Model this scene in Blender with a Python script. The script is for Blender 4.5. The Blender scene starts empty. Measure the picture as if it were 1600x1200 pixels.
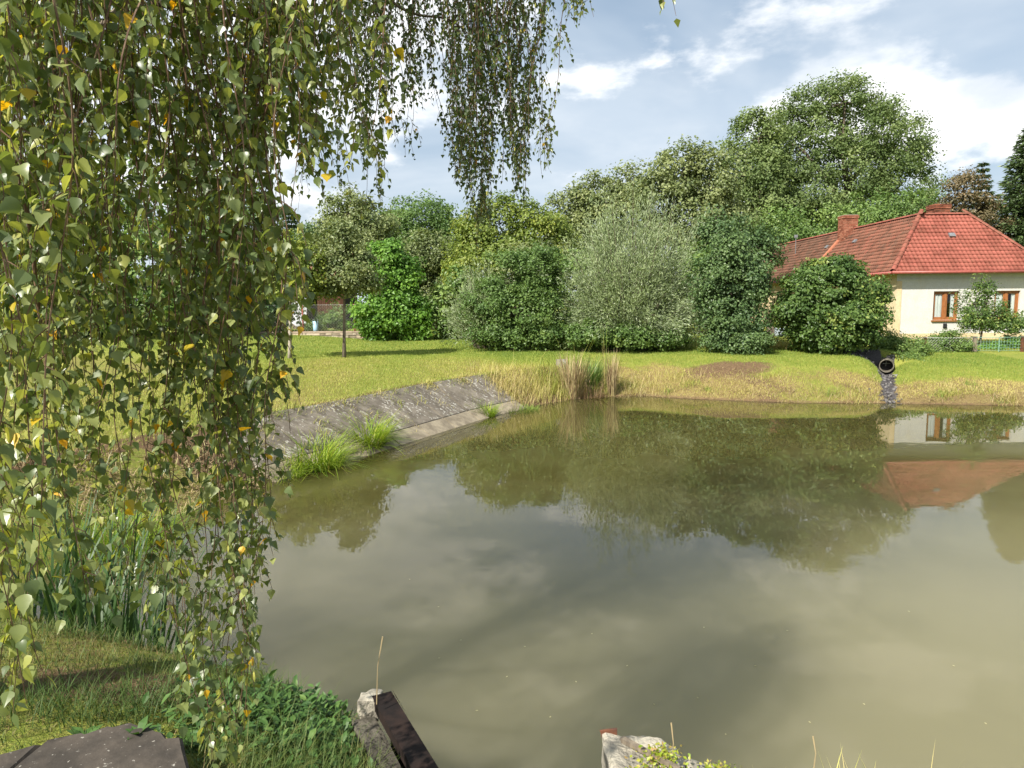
import bpy, math
import numpy as np
from mathutils import Matrix, Vector

SC = bpy.context.scene
COL = SC.collection

# ------------------------------------------------------------------ camera
F = 1109.0; EYE = 2.8; PITCH = math.radians(6.4); ROLL = math.radians(0.5)
_cp, _sp, _cr, _sr = math.cos(PITCH), math.sin(PITCH), math.cos(ROLL), math.sin(ROLL)
_R = np.array([1., 0, 0]); _U = np.array([0, _sp, _cp]); _W = np.array([0, _cp, -_sp])
_right = _R * _cr - _U * _sr
_up = _R * _sr + _U * _cr
cam = bpy.data.cameras.new('camera'); cam.sensor_width = 36; cam.lens = 36 * F / 1600
cam.clip_start = 0.05; cam.clip_end = 4000
camo = bpy.data.objects.new('camera', cam); COL.objects.link(camo)
M = Matrix.Identity(4)
for i in range(3):
    M[i][0] = _right[i]; M[i][1] = _up[i]; M[i][2] = -_W[i]
M[2][3] = EYE
camo.matrix_world = M
SC.camera = camo

# ------------------------------------------------------------------ sky, sun, exposure
SUN_EL = math.radians(43); SUN_AZ = math.radians(222)      # azimuth from +Y, clockwise
w = bpy.data.worlds.new('World'); SC.world = w; w.use_nodes = True
nt = w.node_tree; nt.nodes.clear()


def node(nt, t, **kw):
    n = nt.nodes.new(t)
    for k, v in kw.items():
        setattr(n, k, v)
    return n


def mathn(nt, op, a, b=None, c=None, clamp=False):
    n = nt.nodes.new('ShaderNodeMath'); n.operation = op; n.use_clamp = clamp
    for i, v in enumerate((a, b, c)):
        if v is None: continue
        if isinstance(v, (int, float)): n.inputs[i].default_value = v
        else: nt.links.new(v, n.inputs[i])
    return n.outputs[0]


def vmath(nt, op, a, b=None, s=None):
    n = nt.nodes.new('ShaderNodeVectorMath'); n.operation = op
    for i, v in enumerate((a, b)):
        if v is None: continue
        if isinstance(v, (tuple, list)): n.inputs[i].default_value = v
        else: nt.links.new(v, n.inputs[i])
    if s is not None: n.inputs['Scale'].default_value = s
    return n.outputs['Value'] if op in ('DOT_PRODUCT', 'LENGTH', 'DISTANCE') else n.outputs[0]


def mixc(nt, fac, a, b, blend='MIX'):
    n = nt.nodes.new('ShaderNodeMix'); n.data_type = 'RGBA'; n.blend_type = blend
    for i, v in ((0, fac), (6, a), (7, b)):
        if isinstance(v, (int, float)): n.inputs[i].default_value = v
        elif isinstance(v, (tuple, list)): n.inputs[i].default_value = (*v[:3], 1)
        else: nt.links.new(v, n.inputs[i])
    return n.outputs[2]


def noise(nt, vec, scale, detail=4, rough=.55, dist=0., out=0):
    n = nt.nodes.new('ShaderNodeTexNoise'); n.inputs['Scale'].default_value = scale
    n.inputs['Detail'].default_value = detail; n.inputs['Roughness'].default_value = rough
    n.inputs['Distortion'].default_value = dist
    if vec is not None: nt.links.new(vec, n.inputs['Vector'])
    return n.outputs[out]


def mapr(nt, v, a, b, c=0., d=1., smooth=True):
    n = nt.nodes.new('ShaderNodeMapRange')
    n.interpolation_type = 'SMOOTHSTEP' if smooth else 'LINEAR'
    n.inputs[1].default_value = a; n.inputs[2].default_value = b
    n.inputs[3].default_value = c; n.inputs[4].default_value = d
    nt.links.new(v, n.inputs[0]); return n.outputs[0]


sky = node(nt, 'ShaderNodeTexSky', sky_type='NISHITA', sun_disc=False)
sky.sun_elevation = SUN_EL; sky.sun_rotation = SUN_AZ
sky.air_density = 1.0; sky.dust_density = 1.6; sky.ozone_density = 1.2
tc = node(nt, 'ShaderNodeTexCoord')
sep = node(nt, 'ShaderNodeSeparateXYZ'); nt.links.new(tc.outputs['Generated'], sep.inputs[0])
zc = mathn(nt, 'MAXIMUM', sep.outputs[2], 0.0)
den = mathn(nt, 'ADD', zc, 0.22)
px_ = mathn(nt, 'DIVIDE', sep.outputs[0], den); py_ = mathn(nt, 'DIVIDE', sep.outputs[1], den)
cmb = node(nt, 'ShaderNodeCombineXYZ'); nt.links.new(px_, cmb.inputs[0]); nt.links.new(py_, cmb.inputs[1])
plane = cmb.outputs[0]
off = vmath(nt, 'ADD', plane, (3.1, 1.7, 0.4))
strat = mapr(nt, noise(nt, off, 0.85, 5, .55, .4), .30, .60)
off2 = vmath(nt, 'ADD', tc.outputs['Generated'], (5.35, 2.2, 8.1))
sc2 = vmath(nt, 'MULTIPLY', off2, (1., 1., 2.1))
cum_n = noise(nt, sc2, 3.1, 9, .56, .12)
lowmask = mapr(nt, sep.outputs[2], .02, .8, 1., .7)
cum = mathn(nt, 'MULTIPLY', mapr(nt, cum_n, .52, .62), lowmask)
shade_n = noise(nt, vmath(nt, 'ADD', sc2, (0.05, 0.04, -0.12)), 3.1, 7, .55, .12)
skycol = mixc(nt, 1.0, sky.outputs[0], (.10, .10, .10), 'MULTIPLY')
skyb = mixc(nt, .45, skycol, (.44, .58, .72))
strat_c = mixc(nt, mapr(nt, noise(nt, off, 2.2, 5), .35, .7), (.60, .69, .79), (.76, .82, .88))
c1 = mixc(nt, mathn(nt, 'MULTIPLY', strat, .82), skyb, strat_c)
cum_c = mixc(nt, mapr(nt, shade_n, .50, .70), (1.16, 1.16, 1.15), (.72, .78, .85))
c2 = mixc(nt, cum, c1, cum_c)
haze_f = mapr(nt, zc, 0., .22, .55, 0.)
c3 = mixc(nt, haze_f, c2, (.72, .78, .83))
bg = node(nt, 'ShaderNodeBackground'); nt.links.new(c3, bg.inputs[0]); bg.inputs[1].default_value = 0.62
wo = node(nt, 'ShaderNodeOutputWorld'); nt.links.new(bg.outputs[0], wo.inputs[0])

sunl = bpy.data.lights.new('sun', 'SUN'); sunl.energy = 5.0; sunl.angle = math.radians(.6); sunl.color = (1., .94, .84)
suno = bpy.data.objects.new('sun', sunl); COL.objects.link(suno)
SUNV = Vector((math.sin(SUN_AZ) * math.cos(SUN_EL), math.cos(SUN_AZ) * math.cos(SUN_EL), math.sin(SUN_EL)))
suno.rotation_euler = (-SUNV).to_track_quat('-Z', 'Y').to_euler(); suno.location = (-30, -30, 40)

SC.view_settings.view_transform = 'Standard'; SC.view_settings.look = 'None'
SC.view_settings.exposure = 0.95; SC.view_settings.gamma = 1.0
SC.render.engine = 'CYCLES'
SC.cycles.use_denoising = True
SC.cycles.max_bounces = 6; SC.cycles.diffuse_bounces = 3; SC.cycles.glossy_bounces = 3
SC.cycles.transmission_bounces = 4; SC.cycles.transparent_max_bounces = 6
SC.cycles.sample_clamp_indirect = 6

# ------------------------------------------------------------------ helpers
def ray(px, py):
    u = (px - 800) / F; v = -(py - 600) / F
    return _right * u + _up * v + _W


def onZ(px, py, z=0.):
    d = ray(px, py); t = (z - EYE) / d[2]; return np.array([0, 0, EYE]) + d * t


def atY(px, py, Y):
    d = ray(px, py); t = Y / d[1]; return np.array([0, 0, EYE]) + d * t


def rng(s): return np.random.default_rng(s)


def unit(v):
    return v / np.maximum(np.linalg.norm(v, axis=-1, keepdims=True), 1e-9)


def meshobj(name, V, faces, material, parent=None, attrs=None, smooth=False, kind=None):
    """faces: array (n,k) or list of arrays of different k"""
    V = np.asarray(V, dtype=np.float32)
    fl = faces if isinstance(faces, list) else [faces]
    fl = [np.asarray(f, dtype=np.int32) for f in fl if len(f)]
    me = bpy.data.meshes.new(name)
    me.vertices.add(len(V)); me.vertices.foreach_set('co', V.ravel())
    tot = np.concatenate([np.full(len(f), f.shape[1], dtype=np.int32) for f in fl])
    idx = np.concatenate([f.ravel() for f in fl])
    me.loops.add(len(idx)); me.loops.foreach_set('vertex_index', idx)
    me.polygons.add(len(tot))
    me.polygons.foreach_set('loop_start', np.concatenate([[0], np.cumsum(tot)[:-1]]).astype(np.int32))
    me.polygons.foreach_set('use_smooth', np.full(len(tot), bool(smooth)))
    me.update(calc_edges=True)
    if attrs:
        for k, a in attrs.items():
            at = me.attributes.new(k, 'FLOAT', 'POINT'); at.data.foreach_set('value', np.asarray(a, dtype=np.float32))
    if material: me.materials.append(material)
    o = bpy.data.objects.new(name, me); COL.objects.link(o)
    if parent is not None: o.parent = parent
    if kind: o['kind'] = kind
    return o


def tag(o, label=None, cat=None, group=None, kind=None):
    if label: o['label'] = label
    if cat: o['category'] = cat
    if group: o['group'] = group
    if kind: o['kind'] = kind
    return o


def thing(name, loc, label, cat, group=None, rz=0.):
    o = bpy.data.objects.new(name, None); COL.objects.link(o); o.empty_display_size = .2
    o.location = loc; o.rotation_euler = (0, 0, rz)
    o.matrix_world = Matrix.Translation(Vector(loc)) @ Matrix.Rotation(rz, 4, 'Z')
    return tag(o, label, cat, group)


def wpart(name, V, faces, m, parent, **kw):
    """part whose vertices are given in world space, parent an unrotated thing"""
    V = np.asarray(V, dtype=float) - np.array(parent.matrix_world.translation)
    return meshobj(name, V, faces, m, parent, **kw)


def linkcopy(me, name, parent, mat4):
    o = bpy.data.objects.new(name, me); COL.objects.link(o); o.parent = parent
    o.matrix_local = mat4
    return o


class MB:
    """collects vertices and faces"""
    def __init__(s): s.V = []; s.T = []; s.Q = []; s.n = 0; s.A = []

    def add(s, V, tris=None, quads=None, a=None):
        V = np.asarray(V, dtype=float)
        if tris is not None and len(tris): s.T.append(np.asarray(tris) + s.n)
        if quads is not None and len(quads): s.Q.append(np.asarray(quads) + s.n)
        s.V.append(V); s.n += len(V)
        s.A.append(np.full(len(V), .5) if a is None else np.broadcast_to(a, (len(V),)))

    def box(s, lo, hi, jitter=0, r=None):
        x0, y0, z0 = lo; x1, y1, z1 = hi
        V = np.array([[x0, y0, z0], [x1, y0, z0], [x1, y1, z0], [x0, y1, z0], [x0, y0, z1], [x1, y0, z1], [x1, y1, z1], [x0, y1, z1]], float)
        if jitter: V += r.uniform(-jitter, jitter, V.shape)
        s.add(V, quads=[[3, 2, 1, 0], [4, 5, 6, 7], [0, 1, 5, 4], [1, 2, 6, 5], [2, 3, 7, 6], [3, 0, 4, 7]])

    def obox(s, c, ax, ay, az, half, jitter=0, r=None):
        """oriented box"""
        sg = np.array([[-1, -1, -1], [1, -1, -1], [1, 1, -1], [-1, 1, -1], [-1, -1, 1], [1, -1, 1], [1, 1, 1], [-1, 1, 1]], float)
        V = np.asarray(c) + (sg[:, :1] * half[0]) * np.asarray(ax) + (sg[:, 1:2] * half[1]) * np.asarray(ay) + (sg[:, 2:] * half[2]) * np.asarray(az)
        if jitter: V = V + r.uniform(-jitter, jitter, V.shape)
        s.add(V, quads=[[3, 2, 1, 0], [4, 5, 6, 7], [0, 1, 5, 4], [1, 2, 6, 5], [2, 3, 7, 6], [3, 0, 4, 7]])

    def tube(s, P, R, k=6, cap=True, a=None):
        P = np.asarray(P, float); n = len(P)
        R = np.broadcast_to(np.asarray(R, float), (n,))
        T = unit(np.gradient(P, axis=0))
        ref = np.array([0, 0, 1.]) if abs(T[:, 2]).mean() < .8 else np.array([1., 0, 0])
        B = unit(np.cross(T, ref)); N = np.cross(B, T)
        an = np.linspace(0, 2 * np.pi, k, endpoint=False)
        V = P[:, None] + R[:, None, None] * (np.cos(an)[None, :, None] * B[:, None] + np.sin(an)[None, :, None] * N[:, None])
        i = np.arange(n - 1)[:, None] * k; j = np.arange(k)[None]; j2 = (j + 1) % k
        q = np.stack([i + j, i + j2, i + k + j2, i + k + j], -1).reshape(-1, 4)
        V = V.reshape(-1, 3)
        tr = []
        if cap:
            V = np.vstack([V, P[:1], P[-1:]])
            for jj in range(k):
                tr.append([n * k, (jj + 1) % k, jj]); tr.append([n * k + 1, (n - 1) * k + jj, (n - 1) * k + (jj + 1) % k])
        s.add(V, tris=tr, quads=q, a=a)

    def faces(s):
        f = []
        if s.T: f.append(np.vstack(s.T))
        if s.Q: f.append(np.vstack(s.Q))
        return f

    def verts(s): return np.vstack(s.V)

    def build(s, name, m, parent=None, smooth=False, kind=None, tint=False):
        V = s.verts()
        if parent is not None: V = V - np.array(parent.matrix_world.translation)
        return meshobj(name, V, s.faces(), m, parent, {'tint': np.concatenate(s.A)} if tint else None, smooth, kind)


def inst(tv, tf, O, A, B, C, tint=None):
    """copies of a template: verts tv(k,3) mapped to O + A*x + B*y + C*z (A,B,C (N,3) with scale). Returns V, faces, tint"""
    N = len(O); k = len(tv)
    V = O[:, None] + tv[None, :, 0:1] * A[:, None] + tv[None, :, 1:2] * B[:, None] + tv[None, :, 2:3] * C[:, None]
    V = V.reshape(-1, 3)
    base = (np.arange(N) * k)[:, None, None]
    fl = [(np.asarray(f)[None] + base).reshape(-1, np.asarray(f).shape[1]) for f in (tf if isinstance(tf, list) else [tf])]
    t = np.repeat(tint, k) if tint is not None else None
    return V, fl, t


# ------------------------------------------------------------------ materials
MATS = {}


def newmat(name):
    m = bpy.data.materials.new(name); m.use_nodes = True
    nt = m.node_tree; nt.nodes.clear()
    out = nt.nodes.new('ShaderNodeOutputMaterial')
    MATS[name] = m
    return m, nt, out


def ramp(nt, fac, stops):
    r = nt.nodes.new('ShaderNodeValToRGB'); e = r.color_ramp.elements
    while len(e) < len(stops): e.new(.5)
    for i, (p, c) in enumerate(stops):
        e[i].position = p; e[i].color = (*c, 1)
    nt.links.new(fac, r.inputs[0]); return r.outputs[0]


def princ(nt, col, rough=.7, spec=.3, bump=None, bstr=.3, bdist=.02, metal=0.):
    p = nt.nodes.new('ShaderNodeBsdfPrincipled')
    if isinstance(col, tuple): p.inputs['Base Color'].default_value = (*col, 1)
    else: nt.links.new(col, p.inputs['Base Color'])
    if isinstance(rough, (int, float)): p.inputs['Roughness'].default_value = rough
    else: nt.links.new(rough, p.inputs['Roughness'])
    p.inputs['Specular IOR Level'].default_value = spec; p.inputs['Metallic'].default_value = metal
    if bump is not None:
        b = nt.nodes.new('ShaderNodeBump'); b.inputs['Strength'].default_value = bstr; b.inputs['Distance'].default_value = bdist
        nt.links.new(bump, b.inputs['Height']); nt.links.new(b.outputs[0], p.inputs['Normal'])
    return p


def leafmat(name, stops, transl=.35, rough=.45, spec=.35, tr_gain=(1.25, 1.25, .7), back=None):
    m, nt, out = newmat(name)
    at = node(nt, 'ShaderNodeAttribute', attribute_name='tint')
    c = ramp(nt, at.outputs['Fac'], stops)
    p = princ(nt, c, rough, spec)
    if back:
        geo = node(nt, 'ShaderNodeNewGeometry')
        c2 = mixc(nt, geo.outputs['Backfacing'], c, back)
        nt.links.new(c2, p.inputs['Base Color'])
    t = nt.nodes.new('ShaderNodeBsdfTranslucent')
    nt.links.new(mixc(nt, 1., c, tr_gain, 'MULTIPLY'), t.inputs[0])
    mx = nt.nodes.new('ShaderNodeMixShader'); mx.inputs[0].default_value = transl
    nt.links.new(p.outputs[0], mx.inputs[1]); nt.links.new(t.outputs[0], mx.inputs[2])
    nt.links.new(mx.outputs[0], out.inputs[0])
    return m


def simple(name, c1, c2=None, scale=8., rough=.7, spec=.3, bstr=.2, bdist=.01, detail=5, stretch=(1, 1, 1), lo=.35, hi=.65, metal=0., extra=None):
    m, nt, out = newmat(name)
    tcn = node(nt, 'ShaderNodeTexCoord')
    v = vmath(nt, 'MULTIPLY', tcn.outputs['Object'], stretch)
    n = noise(nt, v, scale, detail)
    col = mixc(nt, mapr(nt, n, lo, hi), c1, c2 or c1)
    n2 = noise(nt, v, scale * 6, 4)
    col = mixc(nt, mapr(nt, n2, .3, .7, 0., .35), col, mixc(nt, 1., col, (.6, .6, .6), 'MULTIPLY'))
    if extra: col = extra(nt, tcn, col)
    p = princ(nt, col, rough, spec, n2, bstr, bdist, metal)
    nt.links.new(p.outputs[0], out.inputs[0])
    return m


# foliage greens, brightness tuned by eye
L_BIRCH = leafmat('birch_leaf', [(0., (.055, .09, .036)), (.5, (.135, .18, .065)), (.80, (.32, .35, .12)), (.90, (.30, .30, .04)), (.96, (.62, .40, .02)), (1., (.62, .32, .02))], .42, .36, .5, (1.6, 1.5, .55))
L_FAR = leafmat('poplar_leaf', [(0., (.08, .125, .038)), (.5, (.135, .19, .062)), (1., (.23, .285, .105))], .32, .5, .3)
L_OLIVE = leafmat('olive_leaf', [(0., (0.0975, 0.1377, 0.049)), (.5, (0.165, 0.203, 0.077)), (1., (0.27, 0.3045, 0.126))], .3)
L_DARK = leafmat('dark_leaf', [(0., (0.0406, 0.081, 0.03)), (.5, (0.0725, 0.1283, 0.045)), (1., (0.1232, 0.189, 0.0625))], .25)
L_MID = leafmat('mid_leaf', [(0., (0.0825, 0.1485, 0.0392)), (.5, (0.135, 0.216, 0.056)), (1., (0.225, 0.3105, 0.084))], .33)
L_YELLOW = leafmat('yellow_green_leaf', [(0., (0.1265, 0.184, 0.036)), (.5, (0.207, 0.2645, 0.054)), (1., (0.345, 0.368, 0.072))], .36)
L_VINE = leafmat('vine_leaf', [(0., (0.072, 0.161, 0.0264)), (.5, (0.132, 0.2645, 0.042)), (1., (0.216, 0.368, 0.06))], .36)
L_HAZEL = leafmat('hazel_leaf', [(0., (0.04725, 0.09375, 0.0234)), (.5, (0.081, 0.1438, 0.0338)), (.85, (0.135, 0.2125, 0.052)), (1., (0.2565, 0.3125, 0.078))], .34)
L_WILLOW = leafmat('willow_leaf', [(0., (.12, .17, .07)), (.5, (.21, .27, .12)), (1., (.36, .42, .23))], .28, .4, .4, back=(.30, .36, .22))
L_SPRUCE = leafmat('spruce_needle', [(0., (0.0375, 0.075, 0.0325)), (.5, (0.0675, 0.1125, 0.0455)), (1., (0.12, 0.165, 0.065))], .1)
L_SPRUCE2 = leafmat('fir_needle', [(0., (.05, .085, .035)), (.5, (.085, .13, .05)), (1., (.14, .19, .075))], .15)
L_BROWN = leafmat('copper_leaf', [(0., (0.07, 0.066, 0.03)), (.5, (0.126, 0.102, 0.048)), (1., (0.21, 0.144, 0.072))], .2)
L_GRASS = leafmat('grass_blade', [(0., (.10, .18, .03)), (.35, (.25, .31, .055)), (.6, (.43, .41, .11)), (.8, (.53, .46, .19)), (1., (.50, .40, .20))], .3, .5, .3)
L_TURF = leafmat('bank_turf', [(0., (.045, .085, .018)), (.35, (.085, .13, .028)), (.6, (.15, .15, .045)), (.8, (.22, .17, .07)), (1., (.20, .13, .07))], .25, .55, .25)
L_SEDGE = leafmat('sedge_blade', [(0., (.12, .22, .02)), (.6, (.28, .36, .03)), (.85, (.40, .36, .08)), (1., (.40, .27, .12))], .35)
L_REED = leafmat('reed_blade', [(0., (.022, .055, .016)), (.6, (.05, .10, .028)), (1., (.13, .18, .05))], .25, .4, .4)
L_STRAW = leafmat('straw_blade', [(0., (.16, .10, .055)), (.35, (.31, .225, .125)), (.7, (.45, .37, .21)), (1., (.42, .40, .17))], .2, .6, .2)
L_WEED = leafmat('weed_leaf', [(0., (.035, .085, .022)), (.5, (.07, .145, .034)), (1., (.14, .23, .055))], .3, .5, .3)

BARK = simple('bark', (.10, .08, .06), (.20, .17, .13), 7, .9, .1, .6, .03, stretch=(1, 1, .25))
PALEBARK = simple('pale_bark', (.36, .32, .26), (.16, .13, .10), 9, .85, .15, .4, .01, stretch=(1, 1, .5), lo=.5, hi=.7)
BIRCHBARK = simple('birch_bark', (.62, .60, .55), (.05, .045, .04), 4.5, .75, .2, .4, .02, stretch=(1, 1, 2.2), lo=.56, hi=.66)
TWIG = simple('birch_twig', (.10, .055, .035), (.19, .12, .08), 25, .6, .3, .2, .002)
CATKIN = simple('catkin_green', (.42, .40, .10), (.32, .33, .08), 60, .7, .2, .5, .002)


# ------------------------------------------------------------------ terrain
POND = np.array([(27, 17.2), (20, 18.3), (16.5, 18.5), (13.62, 18.7), (11.2, 19.15), (10.07, 19.42), (8., 19.6), (5.6, 20.5), (3.9, 21.4), (2.6, 21.2), (1.68, 20.62), (.89, 19.73),
                 (-.01, 18.58), (-.79, 17.26), (-2.13, 14.45), (-2.86, 12.94), (-3.37, 12.17), (-3.83, 11.2), (-4.35, 9.9), (-4.75, 8.6), (-4.9, 7.2), (-4.55, 6.0),
                 (-3.75, 5.15), (-3.0, 4.75), (-2.25, 4.45), (-1.5, 4.15), (-.78, 3.62), (-.30, 2.70), (-.02, 1.5), (.42, 1.5), (.44, 2.72), (1.1, 2.6), (3., 2.5), (9., 2.3), (26, 2.2)], float)


def pond_sd(x, y):
    """signed distance to the waterline, negative inside"""
    p = np.stack([x, y], -1)
    best = np.full(x.shape, 1e9); inside = np.zeros(x.shape, bool)
    n = len(POND)
    for i in range(n):
        a = POND[i]; b = POND[(i + 1) % n]; e = b - a
        t = np.clip(((p - a) @ e) / (e @ e), 0, 1)
        d = np.linalg.norm(p - a - t[..., None] * e, axis=-1)
        best = np.minimum(best, d)
        c = ((a[1] > y) != (b[1] > y))
        with np.errstate(divide='ignore', invalid='ignore'):
            xi = (b[0] - a[0]) * (y - a[1]) / (b[1] - a[1] if b[1] != a[1] else 1e-9) + a[0]
        inside ^= c & (x < xi)
    return np.where(inside, -best, best)


def ss(a, b, x):
    t = np.clip((x - a) / (b - a), 0, 1); return t * t * (3 - 2 * t)


_pr = rng(5); _ph = _pr.uniform(0, 6.28, (14, 2)); _dr = _pr.normal(0, 1, (14, 2))


def bumps(x, y, f=1.):
    z = 0
    for i in range(14):
        k = f * (.5 + .45 * i)
        z = z + np.sin(k * (_dr[i, 0] * x + _dr[i, 1] * y) + _ph[i, 0]) / (1 + .8 * i)
    return z * .25


PIPE = np.array([12.72, 24.0, .61])
CHAN = np.array([(13.05, 24.6), (12.55, 23.7), (11.9, 22.4), (11.15, 20.9), (10.55, 19.7), (10.3, 18.9)])


def polydist(x, y, P):
    best = np.full(np.shape(x), 1e9); p = np.stack([x, y], -1)
    for a, b in zip(P[:-1], P[1:]):
        e = b - a; t = np.clip(((p - a) @ e) / (e @ e), 0, 1)
        best = np.minimum(best, np.linalg.norm(p - a - t[..., None] * e, axis=-1))
    return best


def ground_parts(x, y):
    x = np.asarray(x, float); y = np.asarray(y, float)
    d = pond_sd(x, y); dp = np.maximum(d, 0)
    wn = 1 - ss(5.0, 7.0, y)                                  # near bank
    wl = (1 - wn) * (1 - ss(.2, 1.6, x - (y - 19.0) * .25))       # left bank
    wf = 1 - wn - wl
    near = np.interp(dp, [0, .06, .16, .5, 1.2, 2.0, 6, 40], [.0, .42, .66, .78, .95, 1.08, 1.2, 1.4])
    left = np.interp(dp, [0, 1.22, 1.5, 4, 10, 20, 60, 400], [-.06, .74, .86, .98, 1.12, 1.25, 1.5, 2.])
    far = np.interp(dp, [0, .4, 1.3, 2.6, 4.0, 6.5, 11, 30, 400], [.0, .16, .46, .80, .98, 1.10, 1.34, 1.5, 2.])
    far2 = np.interp(dp, [0, .5, 1.5, 3.0, 5.0, 7.5, 11, 14, 30, 400], [.0, .16, .36, .56, .70, .80, 1.15, 1.3, 1.5, 2.])
    wr = ss(10.6, 12.4, x - (y - 22) * .28)
    far = far * (1 - wr) + far2 * wr
    z = wn * near + wl * left + wf * far
    z = z + .22 * wl * ss(-6, -11, x) * ss(24, 32, y)
    # cut away spoil mound on the far bank
    z = z + .16 * np.exp(-(((x - 6.9) / 1.5) ** 2 + ((y - 22.4) / .8) ** 2)) * (d > 0)
    b = bumps(x, y)
    z = z + wf * bumps(x, y, 3.4) * .07 * ss(.1, .8, dp) * (1 - ss(2.5, 5, dp))
    z = z + b * .05 * ss(.2, 1.5, dp) * (1 - wl * (1 - ss(1.3, 2.5, dp)))
    z = z + .34 * np.exp(-(((x - 13.05) / .75) ** 2 + ((y - 24.9) / .8) ** 2)) * ss(24.45, 24.8, y + .55 * (x - 12.72))
    # drainage channel
    cd = polydist(x, y, CHAN)
    z = z - (.16 + .26 * ss(21.3, 23.6, y)) * np.exp(-(cd / .36) ** 2) * ss(0., .5, dp) * (1 - ss(24.45, 24.6, y + .55 * (x - 12.72)))
    z = np.where(d < 0, np.maximum(-.9, d * .9 - .01), z)
    return z, d, wn, wl, wf, cd


def gz(x, y):
    return ground_parts(np.atleast_1d(x), np.atleast_1d(y))[0]


def g1(x, y): return float(gz(float(x), float(y))[0])


def axis(lo, f0, f1, hi, st):
    a = np.arange(f0, f1 + 1e-6, st)
    up = [f1]; s = st
    while up[-1] < hi: s *= 1.22; up.append(up[-1] + s)
    dn = [f0]; s = st
    while dn[-1] > lo: s *= 1.22; dn.append(dn[-1] - s)
    return np.concatenate([dn[:0:-1], a, up[1:]])


gx = axis(-900, -8, 17, 900, .14); gy = axis(-400, .8, 27, 1400, .14)
X, Y = np.meshgrid(gx, gy)
Z, D, WN, WL, WF, CD = ground_parts(X.ravel(), Y.ravel())
xr, yr = X.ravel(), Y.ravel()
nb = bumps(xr, yr, 2.2)


def dryness(x, y, d, wn, wl, wf):
    n1 = bumps(x, y, 1.1); n2 = bumps(x, y, 3.0)
    band = wf * (.62 + .8 * n1) * (1 - ss(1.5, 2.6, d + n2 * 1.3)) + .25 * wf * (1 - ss(3.5, 5, d))
    lawn = wl * (.48 * (1 - ss(22, 27, y + n1 * 3)) + .25 * n2)
    nearg = wn * (.25 + .5 * n2)
    tuft = np.exp(-(((x - .9) / 1.6) ** 2 + ((y - 20.9) / 1.2) ** 2))
    return np.clip(band + lawn + nearg + .8 * tuft, 0, 1)


dry = dryness(xr, yr, D, WN, WL, WF)
soil = np.clip(np.exp(-(((xr - 6.9) / 1.5) ** 2 + ((yr - 22.2) / .7) ** 2)) * 1.3 + nb * .3, 0, 1) * WF
soil = np.maximum(soil, WF * np.clip(bumps(xr, yr, 1.7) * 2.2 - .1, 0, .9) * (1 - ss(1.2, 2.4, D)))
soil = np.maximum(soil, (1 - ss(.0, .35, D)) * (.7 * WF + .9 * WN + .6 * WL))
soil = np.maximum(soil, 1.0 * (WL > .3) * (D < 1.3) * (D > -.3) * (yr > 10.4))
soil = np.maximum(soil, .75 * WL * (1 - ss(.12, .3, np.abs(D - 1.38 + nb * .12))))
soil = np.maximum(soil, WN * np.clip(np.exp(-(((xr + 2.1) / .9) ** 2 + ((yr - 3.5) / .35) ** 2)) * .9, 0, 1))
grav = (1 - ss(.12, .30, CD + nb * .35)) * (D > -.2) * (yr < 24.5)
grav = np.maximum(grav, 1 - ss(.7, 1.1, np.hypot((xr - 12.0) * 1.0, (yr - 24.9) * .8) + nb * .3))
nx, ny = len(gx), len(gy)
ii = (np.arange(ny - 1)[:, None] * nx + np.arange(nx - 1)[None]).ravel()
GQ = np.stack([ii, ii + 1, ii + nx + 1, ii + nx], -1)

m, nt, out = newmat('ground_turf')
tcn = node(nt, 'ShaderNodeTexCoord'); P = tcn.outputs['Object']
a_d = node(nt, 'ShaderNodeAttribute', attribute_name='dry').outputs['Fac']
a_s = node(nt, 'ShaderNodeAttribute', attribute_name='soil').outputs['Fac']
a_g = node(nt, 'ShaderNodeAttribute', attribute_name='gravel').outputs['Fac']
n1 = noise(nt, P, 2.2, 6, .65); n2 = noise(nt, P, 22, 5, .7); n3 = noise(nt, P, 90, 3, .7)
green = mixc(nt, mapr(nt, n1, .35, .65), (.20, .26, .04), (.29, .31, .06))
green = mixc(nt, mapr(nt, n2, .4, .7), green, (.34, .34, .09))
straw = mixc(nt, mapr(nt, n2, .35, .65), (.32, .25, .105), (.20, .14, .065))
brown = mixc(nt, mapr(nt, n2, .35, .65), (.13, .085, .05), (.24, .16, .09))
dd = mathn(nt, 'ADD', a_d, mathn(nt, 'MULTIPLY', mathn(nt, 'SUBTRACT', n2, .5), 1.1))
c = mixc(nt, mapr(nt, dd, .25, .75), green, straw)
sd = mathn(nt, 'ADD', a_s, mathn(nt, 'MULTIPLY', mathn(nt, 'SUBTRACT', n2, .5), .8))
c = mixc(nt, mapr(nt, sd, .4, .7), c, brown)
gravc = mixc(nt, mapr(nt, n3, .35, .7), (.06, .055, .06), (.17, .16, .16))
c = mixc(nt, mapr(nt, mathn(nt, 'ADD', a_g, mathn(nt, 'MULTIPLY', mathn(nt, 'SUBTRACT', n2, .5), .5)), .4, .6), c, gravc)
c = mixc(nt, mapr(nt, n3, .3, .7, 0, .45), c, mixc(nt, 1., c, (.5, .5, .45), 'MULTIPLY'))
hb = mathn(nt, 'ADD', n2, mathn(nt, 'MULTIPLY', n3, .6))
p = princ(nt, c, .95, .1, hb, .9, .05); nt.links.new(p.outputs[0], out.inputs[0])
G = meshobj('ground', np.stack([xr, yr, Z], -1), GQ, m, attrs={'dry': dry, 'soil': soil, 'gravel': grav}, smooth=True)
tag(G, 'grassy ground with a worn dry strip round the pond', 'ground', kind='structure')

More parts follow.
